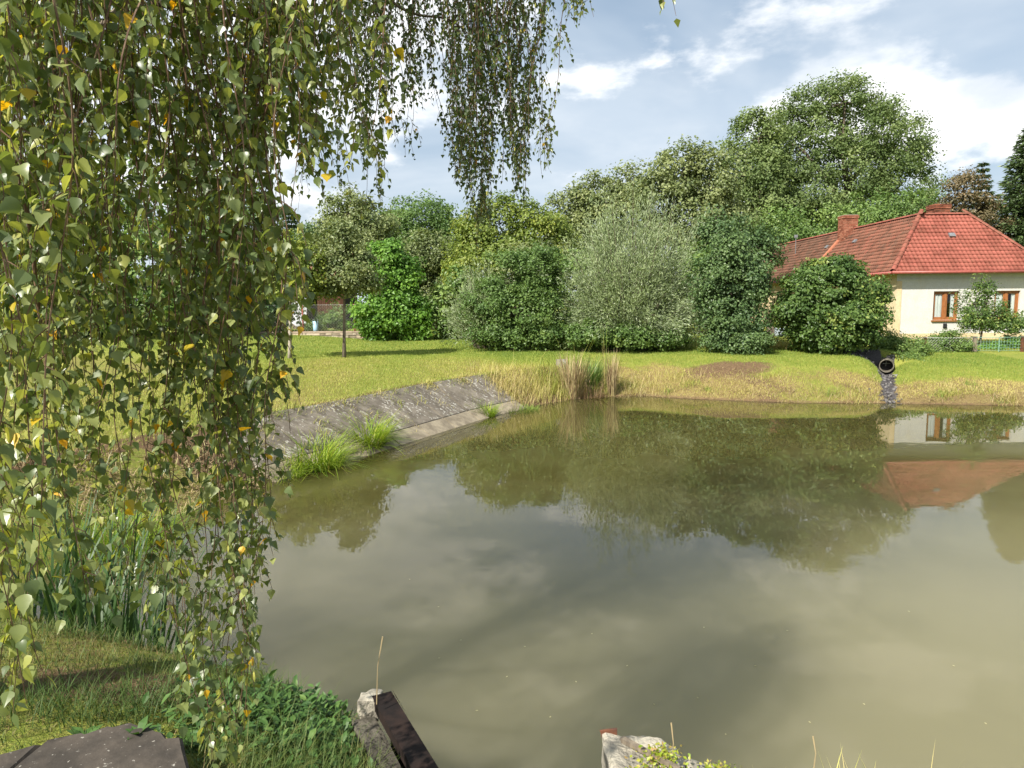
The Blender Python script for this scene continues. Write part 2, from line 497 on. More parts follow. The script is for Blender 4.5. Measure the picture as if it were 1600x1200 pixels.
# water: turbid body colour under a smooth reflecting surface
m, nt, out = newmat('pond_water')
tcn = node(nt, 'ShaderNodeTexCoord'); P = tcn.outputs['Object']
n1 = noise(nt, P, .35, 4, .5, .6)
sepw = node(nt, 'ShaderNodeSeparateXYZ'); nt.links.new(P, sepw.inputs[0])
sunlit_near = mathn(nt, 'ADD', mapr(nt, mathn(nt, 'SUBTRACT', sepw.outputs[1], mathn(nt, 'MULTIPLY', sepw.outputs[0], .45)), 2.0, 12., 1., 0.), mathn(nt, 'MULTIPLY', mathn(nt, 'SUBTRACT', n1, .5), .7), clamp=True)  # near right painted lighter as sunlit water, far water darker, plus noise
c = mixc(nt, sunlit_near, (.058, .053, .017), (.175, .160, .085))
rip = noise(nt, vmath(nt, 'MULTIPLY', P, (1, 1.6, 1)), 1.3, 3, .5)
rip2 = noise(nt, P, 9, 2, .5)
h = mathn(nt, 'ADD', rip, mathn(nt, 'MULTIPLY', rip2, .05))
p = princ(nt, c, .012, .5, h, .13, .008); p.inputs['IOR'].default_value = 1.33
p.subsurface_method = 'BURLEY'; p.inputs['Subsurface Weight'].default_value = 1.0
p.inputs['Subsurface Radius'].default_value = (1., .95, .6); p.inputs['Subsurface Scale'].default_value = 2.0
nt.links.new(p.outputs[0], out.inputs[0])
wx = np.linspace(-6.2, 28, 30); wy = np.linspace(.9, 23, 24); WX, WY = np.meshgrid(wx, wy)
ii = (np.arange(23)[:, None] * 30 + np.arange(29)[None]).ravel()
WV = np.stack([WX.ravel(), WY.ravel(), np.zeros(WX.size)], -1)
keep = pond_sd(WX.ravel(), WY.ravel()) < 2.0
wf_ = np.stack([ii, ii + 1, ii + 31, ii + 30], -1); wf_ = wf_[keep[wf_].any(1)]
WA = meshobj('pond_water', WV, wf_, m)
tag(WA, 'still olive green pond water mirroring trees and sky', 'water', kind='structure')

# ------------------------------------------------------------------ plant machinery
RH = np.array([[0, 0, 0], [.45, -.36, .09], [1, 0, -.05], [.45, .36, .09]], float)
RHF = np.array([[0, 1, 2], [0, 2, 3]])


def leafcloud(r, C, size, nrm, width=1., tint=None, droop=.3):
    """rhombic leaves at C with normals about nrm"""
    N = len(C)
    n = unit(nrm)
    a = unit(np.cross(n, r.normal(0, 1, (N, 3)))); a[:, 2] -= droop; a = unit(a - n * np.sum(a * n, -1, keepdims=True))
    b = np.cross(n, a)
    s = size * r.uniform(.65, 1.3, (N, 1))
    if tint is None: tint = r.uniform(0, 1, N)
    return inst(RH, RHF, C, a * s, b * s * width, n * s, tint)


def lobes_sample(r, lobes, n, shell=(.62, 1.02), rough=.14):
    vol = np.array([l[1][0] * l[1][1] + l[1][0] * l[1][2] + l[1][1] * l[1][2] for l in lobes])
    pick = r.choice(len(lobes), n, p=vol / vol.sum())
    c = np.array([l[0] for l in lobes], float)[pick]; R = np.array([l[1] for l in lobes], float)[pick]
    d = unit(r.normal(0, 1, (n, 3)))
    f = shell[0] + (shell[1] - shell[0]) * r.uniform(0, 1, n) ** .6
    f = f * (1 + rough * r.normal(0, 1, n).clip(-1.5, 1.3))
    P = c + d * R * f[:, None]
    out = unit(d / R)
    # drop those that sit deep inside another lobe
    deep = np.zeros(n, bool)
    for l in lobes:
        q = np.linalg.norm((P - np.array(l[0])) / np.array(l[1]), axis=1)
        deep |= q < .5
    return P[~deep], out[~deep], pick[~deep]


def crown_mesh(r, lobes, nclump, nleaf, size, crad, width=1., shell=(.45, 1.02), rough=.12, up=.5, rand=.7, zmin=None, tbias=0.):
    P, O, _ = lobes_sample(r, lobes, nclump, shell, rough)
    k = len(P)
    nleaf = int(nleaf * .78); size = size * 1.08
    cr = crad * r.uniform(.6, 1.35, k)
    ct = r.normal(0, .2, k)
    idx = np.repeat(np.arange(k), nleaf)
    N = len(idx)
    loc = r.normal(0, 1, (N, 3)).clip(-1.5, 1.5) * np.array([.55, .55, .36]) * cr[idx][:, None]
    C = P[idx] + loc
    nrm = O[idx] * .8 + np.array([0, 0, up]) + r.normal(0, rand, (N, 3)) + unit(loc) * .5
    t = np.clip(.45 + tbias + ct[idx] + r.normal(0, .17, N), 0, 1)
    if zmin is not None:
        k2 = C[:, 2] > zmin; C, nrm, t = C[k2], nrm[k2], t[k2]
    return leafcloud(r, C, size, nrm, width, t), P


def limbs(r, base, lobes, tips, r0, hfrac=.7, ntwig=40, lean=(0, 0)):
    """trunk + limbs to lobes + thinner branches to leaf clumps"""
    tr = MB(); br = MB()
    base = np.array(base, float)
    zt = max(l[0][2] for l in lobes); cx = np.mean([l[0] for l in lobes], 0)
    top = np.array([cx[0] * .6 + base[0] * .4, cx[1] * .6 + base[1] * .4, base[2] + (zt - base[2]) * hfrac + .3])
    t = np.linspace(0, 1, 8)[:, None]
    tp = base + (top - base) * t + np.stack([np.sin(t[:, 0] * 3 + lean[0]), np.cos(t[:, 0] * 2.6), 0 * t[:, 0]], -1) * r0 * .6 * t
    tp[0, 2] -= .15
    rad = r0 * (1 - .72 * t[:, 0]); rad[0] *= 1.35
    tr.tube(tp, rad, 9)
    forks = []
    for l in lobes:
        s = tp[r.integers(3, 7)]; e = np.array(l[0], float)
        mid = (s + e) / 2 + r.normal(0, .06, 3) * np.linalg.norm(e - s) + np.array([0, 0, .05])
        u = np.linspace(0, 1, 6)[:, None]
        q = (1 - u) ** 2 * s + 2 * u * (1 - u) * mid + u ** 2 * e
        br.tube(q, r0 * np.linspace(.5, .2, 6), 6, cap=False); forks.append(q)
    fk = np.vstack(forks)
    sel = r.permutation(len(tips))[:ntwig]
    for i in sel:
        e = tips[i]; j = np.argmin(np.linalg.norm(fk - e, axis=1)); s = fk[j]
        mid = (s + e) / 2 + np.array([0, 0, -.06 * np.linalg.norm(e - s)])
        br.tube(np.array([s, mid, e]), np.array([.16, .10, .04]) * r0, 4, cap=False)
    return tr, br


def tree(name, label, cat, base, lobes, leaf, nclump, nleaf, size, crad, r0, bark=None, seed=1, group=None, width=1., **kw):
    r = rng(seed)
    bark = bark or BARK
    t = thing(name, base, label, cat, group)
    hf = kw.pop('hfrac', .7); ntw = kw.pop('ntwig', 40)
    (V, f, ti), tips = crown_mesh(r, lobes, nclump, nleaf, size, crad, width, **kw)
    wpart('crown', V, f, leaf, t, attrs={'tint': ti}, kind='stuff')
    a, b = limbs(r, base, lobes, tips, r0, hf, ntw)
    a.build('trunk', bark, t, smooth=True); b.build('limbs', bark, t, smooth=True)
    return t


def pl(px, py, Y, rx, rz, ry=None):
    """lobe from picture position, distance and radii"""
    return (atY(px, py, Y), (rx, ry if ry else rx, rz))


def pxr(Y): return Y / F


def tree_px(name, label, cat, Y, basepx, lob, leaf, nclump, nleaf, size, crad, r0, **kw):
    """lob: (px, py, rx_px, rz_px[, dY])"""
    L = []
    for l in lob:
        dY = l[4] if len(l) > 4 else 0
        yy = Y + dY; s = yy / F
        L.append((atY(l[0], l[1], yy), (l[2] * s, l[2] * s * .9, l[3] * s)))
    b = atY(basepx, 540, Y); b[2] = g1(b[0], Y) 
    return tree(name, label, cat, b, L, leaf, nclump, nleaf, size, crad, r0, **kw)


def willow_bush(name, label, base, rad, height, nshoot, nleaf, leaf, seed, llen=.14, lw=.22, lean=(0, 0), group=None):
    r = rng(seed); t = thing(name, base, label, 'shrub', group)
    b = np.array(base, float)
    th = r.uniform(0, 2 * np.pi, nshoot); el = np.arcsin(r.uniform(.0, 1, nshoot) ** .8)
    fr = r.uniform(.55, 1.0, nshoot) ** .7 * (1 + .10 * r.normal(0, 1, nshoot))
    tip = b + np.stack([np.cos(th) * np.cos(el) * rad[0] * fr + lean[0], np.sin(th) * np.cos(el) * rad[1] * fr + lean[1], .25 + np.sin(el) * height * fr], -1)
    st = b + np.stack([np.cos(th) * .35 * rad[0] * np.cos(el), np.sin(th) * .35 * rad[1] * np.cos(el), 0 * th], -1)
    mid = st * .45 + tip * .55; mid[:, 2] += .16 * height * np.cos(el)
    u = np.linspace(0, 1, 9)
    br = MB(); Cs = []; As = []; Ti = []
    for i in range(nshoot):
        q = ((1 - u) ** 2)[:, None] * st[i] + (2 * u * (1 - u))[:, None] * mid[i] + (u ** 2)[:, None] * tip[i]
        if i % 2 == 0: br.tube(q, np.linspace(.02, .004, 9), 4, cap=False)
        uu = .22 + .78 * r.uniform(0, 1, nleaf) ** .8
        c = np.stack([np.interp(uu, u, q[:, k]) for k in range(3)], -1)
        tg = unit(np.stack([np.interp(np.minimum(uu + .05, 1), u, q[:, k]) - np.interp(uu - .05, u, q[:, k]) for k in range(3)], -1))
        sp = .30 * (1 - .55 * uu)[:, None]
        c = c + r.normal(0, 1, (nleaf, 3)) * sp
        Cs.append(c); As.append(unit(tg + r.normal(0, .55, (nleaf, 3)) + (0, 0, .1)))
        Ti.append(np.clip(.35 + .25 * uu + r.normal(0, .18, nleaf) + r.normal(0, .08), 0, 1))
    C = np.vstack(Cs); A = np.vstack(As); N = len(C)
    k2 = C[:, 2] > b[2] + .05; C, A = C[k2], A[k2]; ti = np.concatenate(Ti)[k2]; N = len(C)
    out = unit(C - (b + (0, 0, height * .35))) + r.normal(0, .7, (N, 3)) + (0, 0, .3)
    B = unit(np.cross(out, A)); n = np.cross(A, B)
    s = llen * r.uniform(.7, 1.3, (N, 1))
    V, f, tt = inst(RH, RHF, C, A * s, B * s * lw / .72, n * s * .5, ti)
    wpart('crown', V, f, leaf, t, attrs={'tint': tt}, kind='stuff')
    br.build('limbs', BARK, t, smooth=True)
    return t


# ------------------------------------------------------------------ trees and shrubs round the pond (distances in metres)
TG = 'trees behind the house and garden'
tree_px('poplar_tree', 'tallest broad pale green tree towering behind the red roofed house', 'tree', 66, 1320,
        [(1312, 205, 88, 82), (1255, 235, 70, 88), (1385, 225, 62, 72), (1410, 285, 46, 62), (1300, 300, 105, 70), (1240, 330, 80, 70), (1360, 330, 80, 60), (1320, 160, 56, 40), (1300, 420, 110, 60), (1200, 300, 60, 60), (1330, 260, 90, 60)],
        L_FAR, 860, 190, .205, 1.05, .5, seed=11, group=TG, rough=.08, ntwig=90)
tree_px('poplar_tree', 'pale green tree with a narrow pointed crown left of the tallest tree', 'tree', 63, 1185,
        [(1185, 215, 40, 46), (1172, 270, 58, 60), (1195, 330, 62, 70), (1150, 330, 45, 60), (1200, 420, 60, 60)],
        L_FAR, 300, 155, 0.218, 1.0, .35, seed=12, group=TG, ntwig=60, tbias=.05)
tree_px('willow_tree', 'dull olive tree with several rounded tops behind the silvery willow shrub', 'tree', 48, 1085,
        [(1065, 270, 46, 40), (1110, 275, 40, 42), (1040, 310, 46, 46), (1100, 340, 60, 56), (1060, 390, 60, 50), (1110, 420, 60, 60)],
        L_OLIVE, 330, 147, 0.187, .8, .3, seed=13, group=TG, ntwig=60)
tree_px('willow_tree', 'olive tree of middling height sloping down towards the yellow green tree', 'tree', 52, 965,
        [(985, 295, 38, 32), (935, 305, 42, 30), (890, 330, 38, 34), (960, 350, 66, 46), (900, 390, 60, 50)],
        L_OLIVE, 270, 139, 0.187, .8, .28, seed=14, group=TG, tbias=.06)
tree_px('garden_tree', 'yellow green garden tree beside the gap in the hedge', 'tree', 40, 810,
        [(825, 345, 36, 36), (780, 350, 40, 38), (745, 375, 34, 40), (850, 375, 44, 40), (790, 410, 60, 46), (725, 430, 28, 40)],
        L_YELLOW, 280, 139, 0.148, .62, .16, seed=15, group=TG, tbias=-.15)
tree_px('garden_tree', 'small yellowing tree peeping out behind the left edge of the willow shrub', 'tree', 36, 722,
        [(722, 425, 22, 30), (715, 460, 24, 34), (735, 480, 26, 40)], L_YELLOW, 80, 124, 0.133, .45, .09, seed=16, group=TG, tbias=.1)
tree_px('oak_tree', 'dark dome shaped tree far behind the vine covered shrub', 'tree', 74, 660,
        [(655, 352, 62, 42), (612, 372, 44, 40), (705, 372, 40, 40), (660, 400, 74, 40)],
        L_MID, 330, 139, 0.250, 1.1, .45, seed=17, group=TG, rough=.06, tbias=-.15)
tree_px('garden_tree', 'pale olive tree with a ragged top above the young maple', 'tree', 58, 555,
        [(545, 335, 34, 36), (580, 350, 34, 34), (520, 370, 36, 36), (560, 390, 60, 36)],
        L_OLIVE, 240, 139, 0.203, .85, .3, seed=18, group=TG, tbias=.15)
tree_px('garden_tree', 'greyish olive tree overhanging the grassy path', 'tree', 44, 680,
        [(672, 395, 34, 34), (650, 420, 34, 34), (690, 430, 30, 36), (668, 465, 34, 30)],
        L_OLIVE, 200, 139, 0.148, .6, .2, seed=19, group=TG, tbias=-.12)
tree_px('garden_tree', 'dark shaded tree at the end of the grassy path', 'tree', 50, 690,
        [(690, 455, 30, 40), (670, 470, 30, 36), (700, 490, 26, 30)], L_DARK, 150, 124, 0.172, .7, .2, seed=20, group=TG)
tree_px('dark_tree', 'dark leafy tree behind the shed beyond the stone wall', 'tree', 60, 488,
        [(488, 375, 28, 30), (470, 400, 40, 36), (510, 410, 40, 36)], L_DARK, 140, 124, 0.203, .9, .25, seed=21, group=TG)
tree_px('dark_tree', 'dark green tree closing the gap behind the elder and willow shrubs', 'tree', 40, 1140,
        [(1125, 375, 30, 44), (1150, 400, 46, 50), (1110, 430, 36, 50), (1180, 400, 34, 40), (1140, 470, 50, 46)],
        L_DARK, 240, 139, 0.156, .62, .2, seed=22, group=TG, tbias=.15)
tree_px('garden_tree', 'broad mid green tree filling the space below the poplars', 'tree', 56, 1250,
        [(1215, 370, 60, 44), (1290, 370, 66, 46), (1370, 350, 56, 46), (1420, 330, 36, 40), (1260, 410, 80, 50)],
        L_MID, 330, 139, 0.187, .85, .3, seed=23, group=TG)
tree_px('birch_sapling', 'thin wispy pale tree above the far chimney', 'tree', 58, 1462,
        [(1452, 312, 20, 26), (1440, 340, 30, 30), (1462, 335, 18, 22)], L_FAR, 60, 93, 0.172, .6, .12, seed=24, group=TG)
tree_px('copper_tree', 'brownish purple leaved tree standing left of the dark green conifer', 'tree', 46, 1512,
        [(1505, 300, 24, 34), (1515, 330, 38, 38), (1498, 365, 40, 36), (1535, 360, 36, 36)], L_BROWN, 170, 139, 0.133, .55, .2, seed=25, group=TG)
tree_px('alder_shrub', 'dark round leaved shrub at the left end of the far bushes', 'shrub', 27.2, 800,
        [(800, 432, 44, 42), (842, 425, 38, 40), (765, 480, 42, 44), (815, 480, 52, 48), (850, 495, 40, 40), (785, 522, 46, 24), (845, 524, 46, 20)],
        L_MID, 340, 155, 0.090, .36, .08, seed=26, shell=(.5, 1.05), tbias=-.18, rough=.17)
willow_bush('willow_shrub', 'large silvery willow shrub with upright feathery shoots', np.append(atY(985, 540, 27.2)[:2], 1.05), (3.05, 2.2), 6.0, 430, 120, L_WILLOW, 27)
willow_bush('willow_shrub', 'feathery silver green willow leaning over the grassy path', np.append(atY(765, 540, 28.0)[:2], 1.1), (1.7, 1.5), 3.0, 120, 90, L_WILLOW, 28, lean=(-.35, 0))
tree_px('alder_shrub', 'low green undergrowth shrub at the foot of the silvery willow', 'shrub', 26.3, 960,
        [(925, 522, 40, 20), (985, 524, 46, 18), (1040, 526, 40, 16)], L_MID, 190, 139, 0.086, .32, .05, seed=29, tbias=-.2)
tree_px('elder_shrub', 'upright dark blue green elder beside the tall timber post', 'shrub', 25.4, 1148,
        [(1140, 395, 30, 36), (1128, 430, 36, 38), (1165, 440, 34, 40), (1115, 470, 24, 34), (1140, 490, 44, 30), (1165, 500, 36, 30), (1145, 525, 42, 20)],
        L_DARK, 270, 147, 0.094, .36, .07, seed=30, tbias=.16, rough=.18)
tree_px('elder_shrub', 'small dark shrub at the foot of the elder', 'shrub', 24.6, 1180, [(1178, 535, 24, 18), (1160, 540, 20, 14)], L_DARK, 60, 124, 0.078, .25, .03, seed=31, tbias=.25)
tree_px('hazel_shrub', 'dense rounded green hazel in front of the white house', 'shrub', 24.9, 1300,
        [(1300, 455, 56, 50), (1262, 470, 44, 46), (1340, 470, 44, 46), (1300, 495, 82, 38), (1300, 525, 64, 24), (1300, 425, 40, 22)],
        L_HAZEL, 420, 170, 0.101, .32, .07, seed=32, shell=(.6, 1.02), rough=.06, tbias=.04)
tree_px('apple_tree', 'small loose apple tree covering part of the house windows', 'tree', 27.6, 1530,
        [(1525, 475, 26, 30), (1548, 494, 32, 22), (1515, 497, 20, 16), (1582, 502, 22, 18), (1536, 452, 14, 18), (1570, 508, 30, 12)],
        L_HAZEL, 150, 85, 0.074, .30, .05, seed=33, tbias=.18)
tree_px('vine_shrub', 'bright green vine covered shrub behind the end of the stone wall', 'shrub', 33.5, 610,
        [(605, 400, 30, 24), (595, 435, 36, 34), (625, 440, 30, 34), (585, 475, 36, 30), (630, 485, 40, 36), (600, 505, 40, 28), (645, 510, 26, 24)],
        L_VINE, 300, 131, 0.148, .42, .07, seed=34, tbias=.05)
# young trees on the lawn
tree_px('maple_sapling', 'young maple with a slim dark trunk on the lawn', 'tree', 24.0, 537,
        [(537, 375, 26, 30), (520, 405, 28, 26), (558, 410, 28, 26), (540, 435, 46, 22), (515, 450, 20, 14), (575, 445, 20, 14)],
        L_OLIVE, 190, 74, 0.098, .30, .062, seed=35, hfrac=.85, tbias=.02)
tree_px('lime_sapling', 'young tree with yellowing leaves and a pale trunk on the lawn', 'tree', 23.4, 452,
        [(450, 395, 30, 26), (430, 420, 34, 28), (475, 420, 30, 28), (450, 445, 44, 22), (480, 455, 20, 16)],
        L_YELLOW, 190, 74, 0.098, .30, .065, seed=36, bark=PALEBARK, hfrac=.85, tbias=.0)

# hedge and trees that show through the birch curtain
HG = 'garden shrubs behind the birch curtain'
for i, (px, py, Y, rx, rz, lf) in enumerate([(20, 420, 30, 95, 90, L_MID), (130, 450, 33, 80, 70, L_DARK), (230, 430, 31, 80, 85, L_MID), (330, 450, 34, 75, 70, L_DARK), (395, 450, 36, 50, 55, L_MID), (-90, 400, 32, 110, 110, L_DARK)]):
    tree_px('garden_shrub', ['broad green shrub', 'low dark shrub', 'tall green shrub', 'dark rounded shrub', 'narrow green shrub', 'big dark shrub'][i] + ' glimpsed through the hanging birch leaves',
            'shrub', Y, px, [(px, py, rx, rz), (px - rx * .5, py + 30, rx * .7, rz * .7), (px + rx * .5, py + 35, rx * .7, rz * .7)], lf, 150, 56, .22, .6, .12, seed=40 + i, group=HG)
for i, (px, py, Y, rx, rz) in enumerate([(80, 300, 62, 110, 90), (250, 310, 66, 100, 80), (380, 350, 64, 70, 60), (-100, 280, 60, 120, 110)]):
    tree_px('garden_tree', ['tall broad tree', 'wide leafy tree', 'modest rounded tree', 'high spreading tree'][i] + ' far behind the hanging birch curtain', 'tree', Y, px,
            [(px, py, rx, rz), (px - rx * .5, py + 50, rx * .7, rz * .8), (px + rx * .5, py + 60, rx * .7, rz * .8)], L_MID, 150, 44, .36, 1.1, .35, seed=50 + i, group=TG)


for i, (px, py, Y, rx, rz, lf) in enumerate([(720, 470, 34, 40, 50, L_MID), (830, 440, 35, 60, 60, L_OLIVE), (905, 450, 33, 55, 70, L_MID), (1000, 450, 36, 70, 70, L_OLIVE), (1095, 440, 33, 45, 60, L_MID)]):
    tree_px('garden_shrub', ['narrow shrub closing the hedge beside the grassy path', 'olive shrub behind the dark alder', 'green shrub filling the gap between alder and silver willow', 'olive shrub behind the silver willow', 'green shrub between willow and elder'][i],
            'shrub', Y, px, [(px, py, rx, rz), (px - rx * .5, py + 35, rx * .7, rz * .6), (px + rx * .5, py + 40, rx * .7, rz * .6)], lf, 120, 70, .16, .5, .08, seed=240 + i, rough=.18)

# conifers
def conifer(name, label, Y, px, top_py, base_r, seed, leaf, lr=1., n=26, ex=.85):
    r = rng(seed); b = atY(px, 540, Y); b[2] = g1(b[0], Y); top = atY(px, top_py, Y)[2]; H = top - b[2]
    t = thing(name, b, label, 'conifer', 'conifers beside the house')
    tr = MB(); tr.tube(np.array([b + (0, 0, -.1), b + (0, 0, H * .5), b + (0, 0, H)]), [.22, .12, .015], 8); tr.build('trunk', BARK, t, smooth=True)
    br = MB(); C = []; A = []
    for k in range(n):
        f = (k + .5) / n; zz = b[2] + .08 * H + f * .92 * H; R = base_r * (1 - f) ** ex * r.uniform(.8, 1.1) + .1
        nb_ = int(9 + 5 * (1 - f))
        for j in range(nb_):
            th = 2 * np.pi * j / nb_ + r.uniform(0, .8); rr = R * r.uniform(.75, 1.12)
            d = np.array([np.cos(th), np.sin(th), 0])
            u = np.linspace(0, 1, 5)[:, None]
            q = np.array([b[0], b[1], zz]) + d * rr * u + np.array([0, 0, 1]) * (-.28 * rr * u + .18 * rr * u ** 3)
            br.tube(q, np.linspace(.03, .006, 5), 4, cap=False)
            m_ = int(60 * lr * (.3 + rr / base_r))
            uu = r.uniform(.1, 1.03, m_)
            c = np.stack([np.interp(uu, u[:, 0], q[:, a]) for a in range(3)], -1)
            side = np.cross(d, (0, 0, 1)); sp = r.normal(0, .16, m_)[:, None] * rr ** .5
            c = c + side * sp + np.array([0, 0, -1]) * np.abs(r.normal(0, .10, (m_, 1))) * rr ** .5
            C.append(c); A.append(unit(d + side * np.sign(sp) * .6 + r.normal(0, .3, (m_, 3)) + (0, 0, -.15)))
    C = np.vstack(C); A = np.vstack(A); N = len(C)
    nn = r.normal(0, .5, (N, 3)) + (0, 0, 1); B = unit(np.cross(nn, A)); nn = np.cross(A, B); s = .30 * r.uniform(.6, 1.3, (N, 1))
    V, f, tt = inst(RH, RHF, C, A * s, B * s * .55, nn * s, np.clip(r.normal(.45, .2, N), 0, 1))
    wpart('crown', V, f, leaf, t, attrs={'tint': tt}, kind='stuff'); br.build('limbs', BARK, t, kind='stuff')
    return t


conifer('spruce_tree', 'slender pointed spruce rising behind the red roof', 56, 1518, 252, 2.3, 61, L_SPRUCE)
conifer('spruce_tree', 'broad dark conifer overtopping the far corner of the house', 46, 1606, 170, 3.6, 62, L_SPRUCE2, 2.2, 40, .55)
conifer('spruce_tree', 'pointed spruce behind the young yellowing tree', 62, 463, 330, 2.2, 63, L_SPRUCE)
conifer('spruce_tree', 'small spruce hidden among the garden trees behind the birch', 60, 420, 335, 2.2, 64, L_SPRUCE)

# ------------------------------------------------------------------ house
def tintmat(name, stops, rough=.8, spec=.2, scale=12., bstr=.3, rnd=.35, bdist=.01, dirt=(.55, .5, .45)):
    m, nt, out = newmat(name)
    at = node(nt, 'ShaderNodeAttribute', attribute_name='tint').outputs['Fac']
    oi = node(nt, 'ShaderNodeObjectInfo').outputs['Random']
    geo = node(nt, 'ShaderNodeNewGeometry'); isl = geo.outputs['Random Per Island']
    tcn = node(nt, 'ShaderNodeTexCoord')
    n = noise(nt, geo.outputs['Position'], scale, 5, .6)
    f = mathn(nt, 'ADD', at, mathn(nt, 'MULTIPLY', mathn(nt, 'SUBTRACT', oi, .5), rnd))
    f = mathn(nt, 'ADD', f, mathn(nt, 'MULTIPLY', mathn(nt, 'SUBTRACT', n, .5), .5))
    c = ramp(nt, f, stops)
    n2 = noise(nt, geo.outputs['Position'], scale * .16, 4, .6)
    c = mixc(nt, mapr(nt, n2, .42, .72, 0, .75), c, mixc(nt, 1., c, dirt, 'MULTIPLY'))
    p = princ(nt, c, rough, spec, noise(nt, geo.outputs['Position'], scale * 5, 4), bstr, bdist)
    nt.links.new(p.outputs[0], out.inputs[0]); return m


ROOF = tintmat('roof_tile_clay', [(0., (.11, .062, .042)), (.3, (.20, .085, .055)), (.6, (.25, .078, .055)), (1., (.335, .102, .076))], .75, .25, 9., rnd=.25)
BRICK = tintmat('brick_red', [(0., (.10, .045, .03)), (.5, (.26, .09, .055)), (1., (.36, .17, .11))], .9, .1, 20., rnd=.5)


def plaster_extra(nt, tcn, col):
    geo = node(nt, 'ShaderNodeNewGeometry'); P = geo.outputs['Position']
    n = noise(nt, vmath(nt, 'MULTIPLY', P, (1, 1, .35)), 1.6, 6, .6)
    col = mixc(nt, mapr(nt, n, .5, .75, 0, .5), col, (.52, .46, .34))
    n2 = noise(nt, P, 7, 6, .7)
    return mixc(nt, mapr(nt, n2, .60, .72, 0, .4), col, (.45, .41, .34))


PLASTER = simple('plaster_cream', (.56, .556, .535), (.53, .522, .49), 3., .9, .1, .15, .01, extra=plaster_extra)
BEIGE = simple('plaster_beige', (.62, .50, .32), (.56, .44, .27), 4., .9, .1, .2, .01, extra=plaster_extra)
MORTAR = simple('mortar', (.30, .26, .21), (.22, .19, .15), 20, .95, .1, .5, .01)
WOOD_O = simple('window_wood', (.33, .13, .045), (.25, .095, .03), 5, .5, .35, .15, .004, stretch=(4, 4, 1))
GUTTER = simple('gutter_red', (.33, .09, .07), (.26, .07, .055), 6, .45, .4, .05, .002)
CURTAIN = simple('net_curtain', (.74, .74, .72), (.6, .6, .59), 9, .9, .1, .5, .01, stretch=(6, 1, .4))
BLACK = simple('dark_plastic', (.02, .02, .022), (.03, .03, .03), 10, .5, .3, .1, .002)
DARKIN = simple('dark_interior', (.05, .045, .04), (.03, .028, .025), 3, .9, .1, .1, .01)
m, nt, out = newmat('window_glass')
p = princ(nt, (.02, .025, .03), .03, .5); p.inputs['Transmission Weight'].default_value = .9; p.inputs['IOR'].default_value = 1.45
tb = nt.nodes.new('ShaderNodeBsdfTransparent'); gl = nt.nodes.new('ShaderNodeBsdfGlossy'); gl.inputs['Roughness'].default_value = .02
fr = nt.nodes.new('ShaderNodeLayerWeight')
mx = nt.nodes.new('ShaderNodeMixShader'); nt.links.new(mathn(nt, 'ADD', mathn(nt, 'POWER', fr.outputs['Facing'], 5.), .05), mx.inputs[0]); tb.inputs[0].default_value = (.8, .84, .83, 1)
nt.links.new(tb.outputs[0], mx.inputs[1]); nt.links.new(gl.outputs[0], mx.inputs[2]); nt.links.new(mx.outputs[0], out.inputs[0])
GLASS = m

EX0, EX1, EY0, EZ, RZ, HW, EYB = 15.75, 22.42, 29.6, 4.01, 6.53, 2.26, 48.6
RX0, RX1, RY = EX0 + HW, EX1 - HW, EY0 + HW
WX0, WX1, WY0 = 16.15, 22.02, 30.0
GB = 1.15
H = thing('house', (WX0, WY0, GB), 'white single storey house with a red tiled hipped roof and long rear wing', 'house')
win = [(atY(1458, 480, 30)[0], atY(1498, 480, 30)[0]), (atY(1553, 480, 30)[0], atY(1593, 480, 30)[0])]
wz0, wz1 = atY(1478, 500, 30)[2], atY(1478, 455, 30)[2]
# front wall with openings
xs = [WX0, win[0][0], win[0][1], win[1][0], win[1][1], WX1]; zs = [GB - .3, wz0, wz1, EZ + .25]
b = MB()
for i in range(5):
    for j in range(3):
        if j == 1 and i in (1, 3): continue
        b.add([[xs[i], WY0, zs[j]], [xs[i + 1], WY0, zs[j]], [xs[i + 1], WY0, zs[j + 1]], [xs[i], WY0, zs[j + 1]]], quads=[[0, 1, 2, 3]])
for (a0, a1) in win:
    yb = WY0 + .16
    b.add([[a0, WY0, wz0], [a1, WY0, wz0], [a1, WY0, wz1], [a0, WY0, wz1], [a0, yb, wz0], [a1, yb, wz0], [a1, yb, wz1], [a0, yb, wz1]],
          quads=[[0, 4, 5, 1], [1, 5, 6, 2], [2, 6, 7, 3], [3, 7, 4, 0]])
z0, z1 = zs[0], zs[3]
b.add([[WX1, WY0, z0], [WX1, 33.7, z0], [WX1, 33.7, z1], [WX1, WY0, z1], [19.9, 33.7, z0], [19.9, 33.7, z1]], quads=[[0, 1, 2, 3], [1, 4, 5, 2]])
b.build('front_wall', PLASTER, H)
b = MB()
b.add([[WX0, 48.3, z0], [WX0, WY0 + .002, z0], [WX0, WY0 + .002, z1], [WX0, 48.3, z1], [19.87, 48.3, z0], [19.87, 48.3, z1], [18.01, 48.3, RZ - .1], [19.87, 33.7, z0], [19.87, 33.7, z1]],
      quads=[[0, 1, 2, 3], [4, 0, 3, 5], [7, 4, 5, 8]], tris=[[5, 3, 6]])
b.build('side_wall', BEIGE, H)
b = MB(); b.box((WX0 - .03, WY0 - .035, GB - .3), (WX1, WY0 - .003, GB + .28)); b.build('plinth', BEIGE, H)
b = MB(); b.box((WX0 + .05, WY0 - .03, EZ - .34), (WX1, WY0 - .003, EZ - .30)); b.build('cornice_moulding', PLASTER, H)
b = MB(); b.box((WX0 + .003, WY0 - .02, GB + .30), (WX0 + .22, WY0 - .004, EZ - .38)); b.build('corner_strip', BEIGE, H)
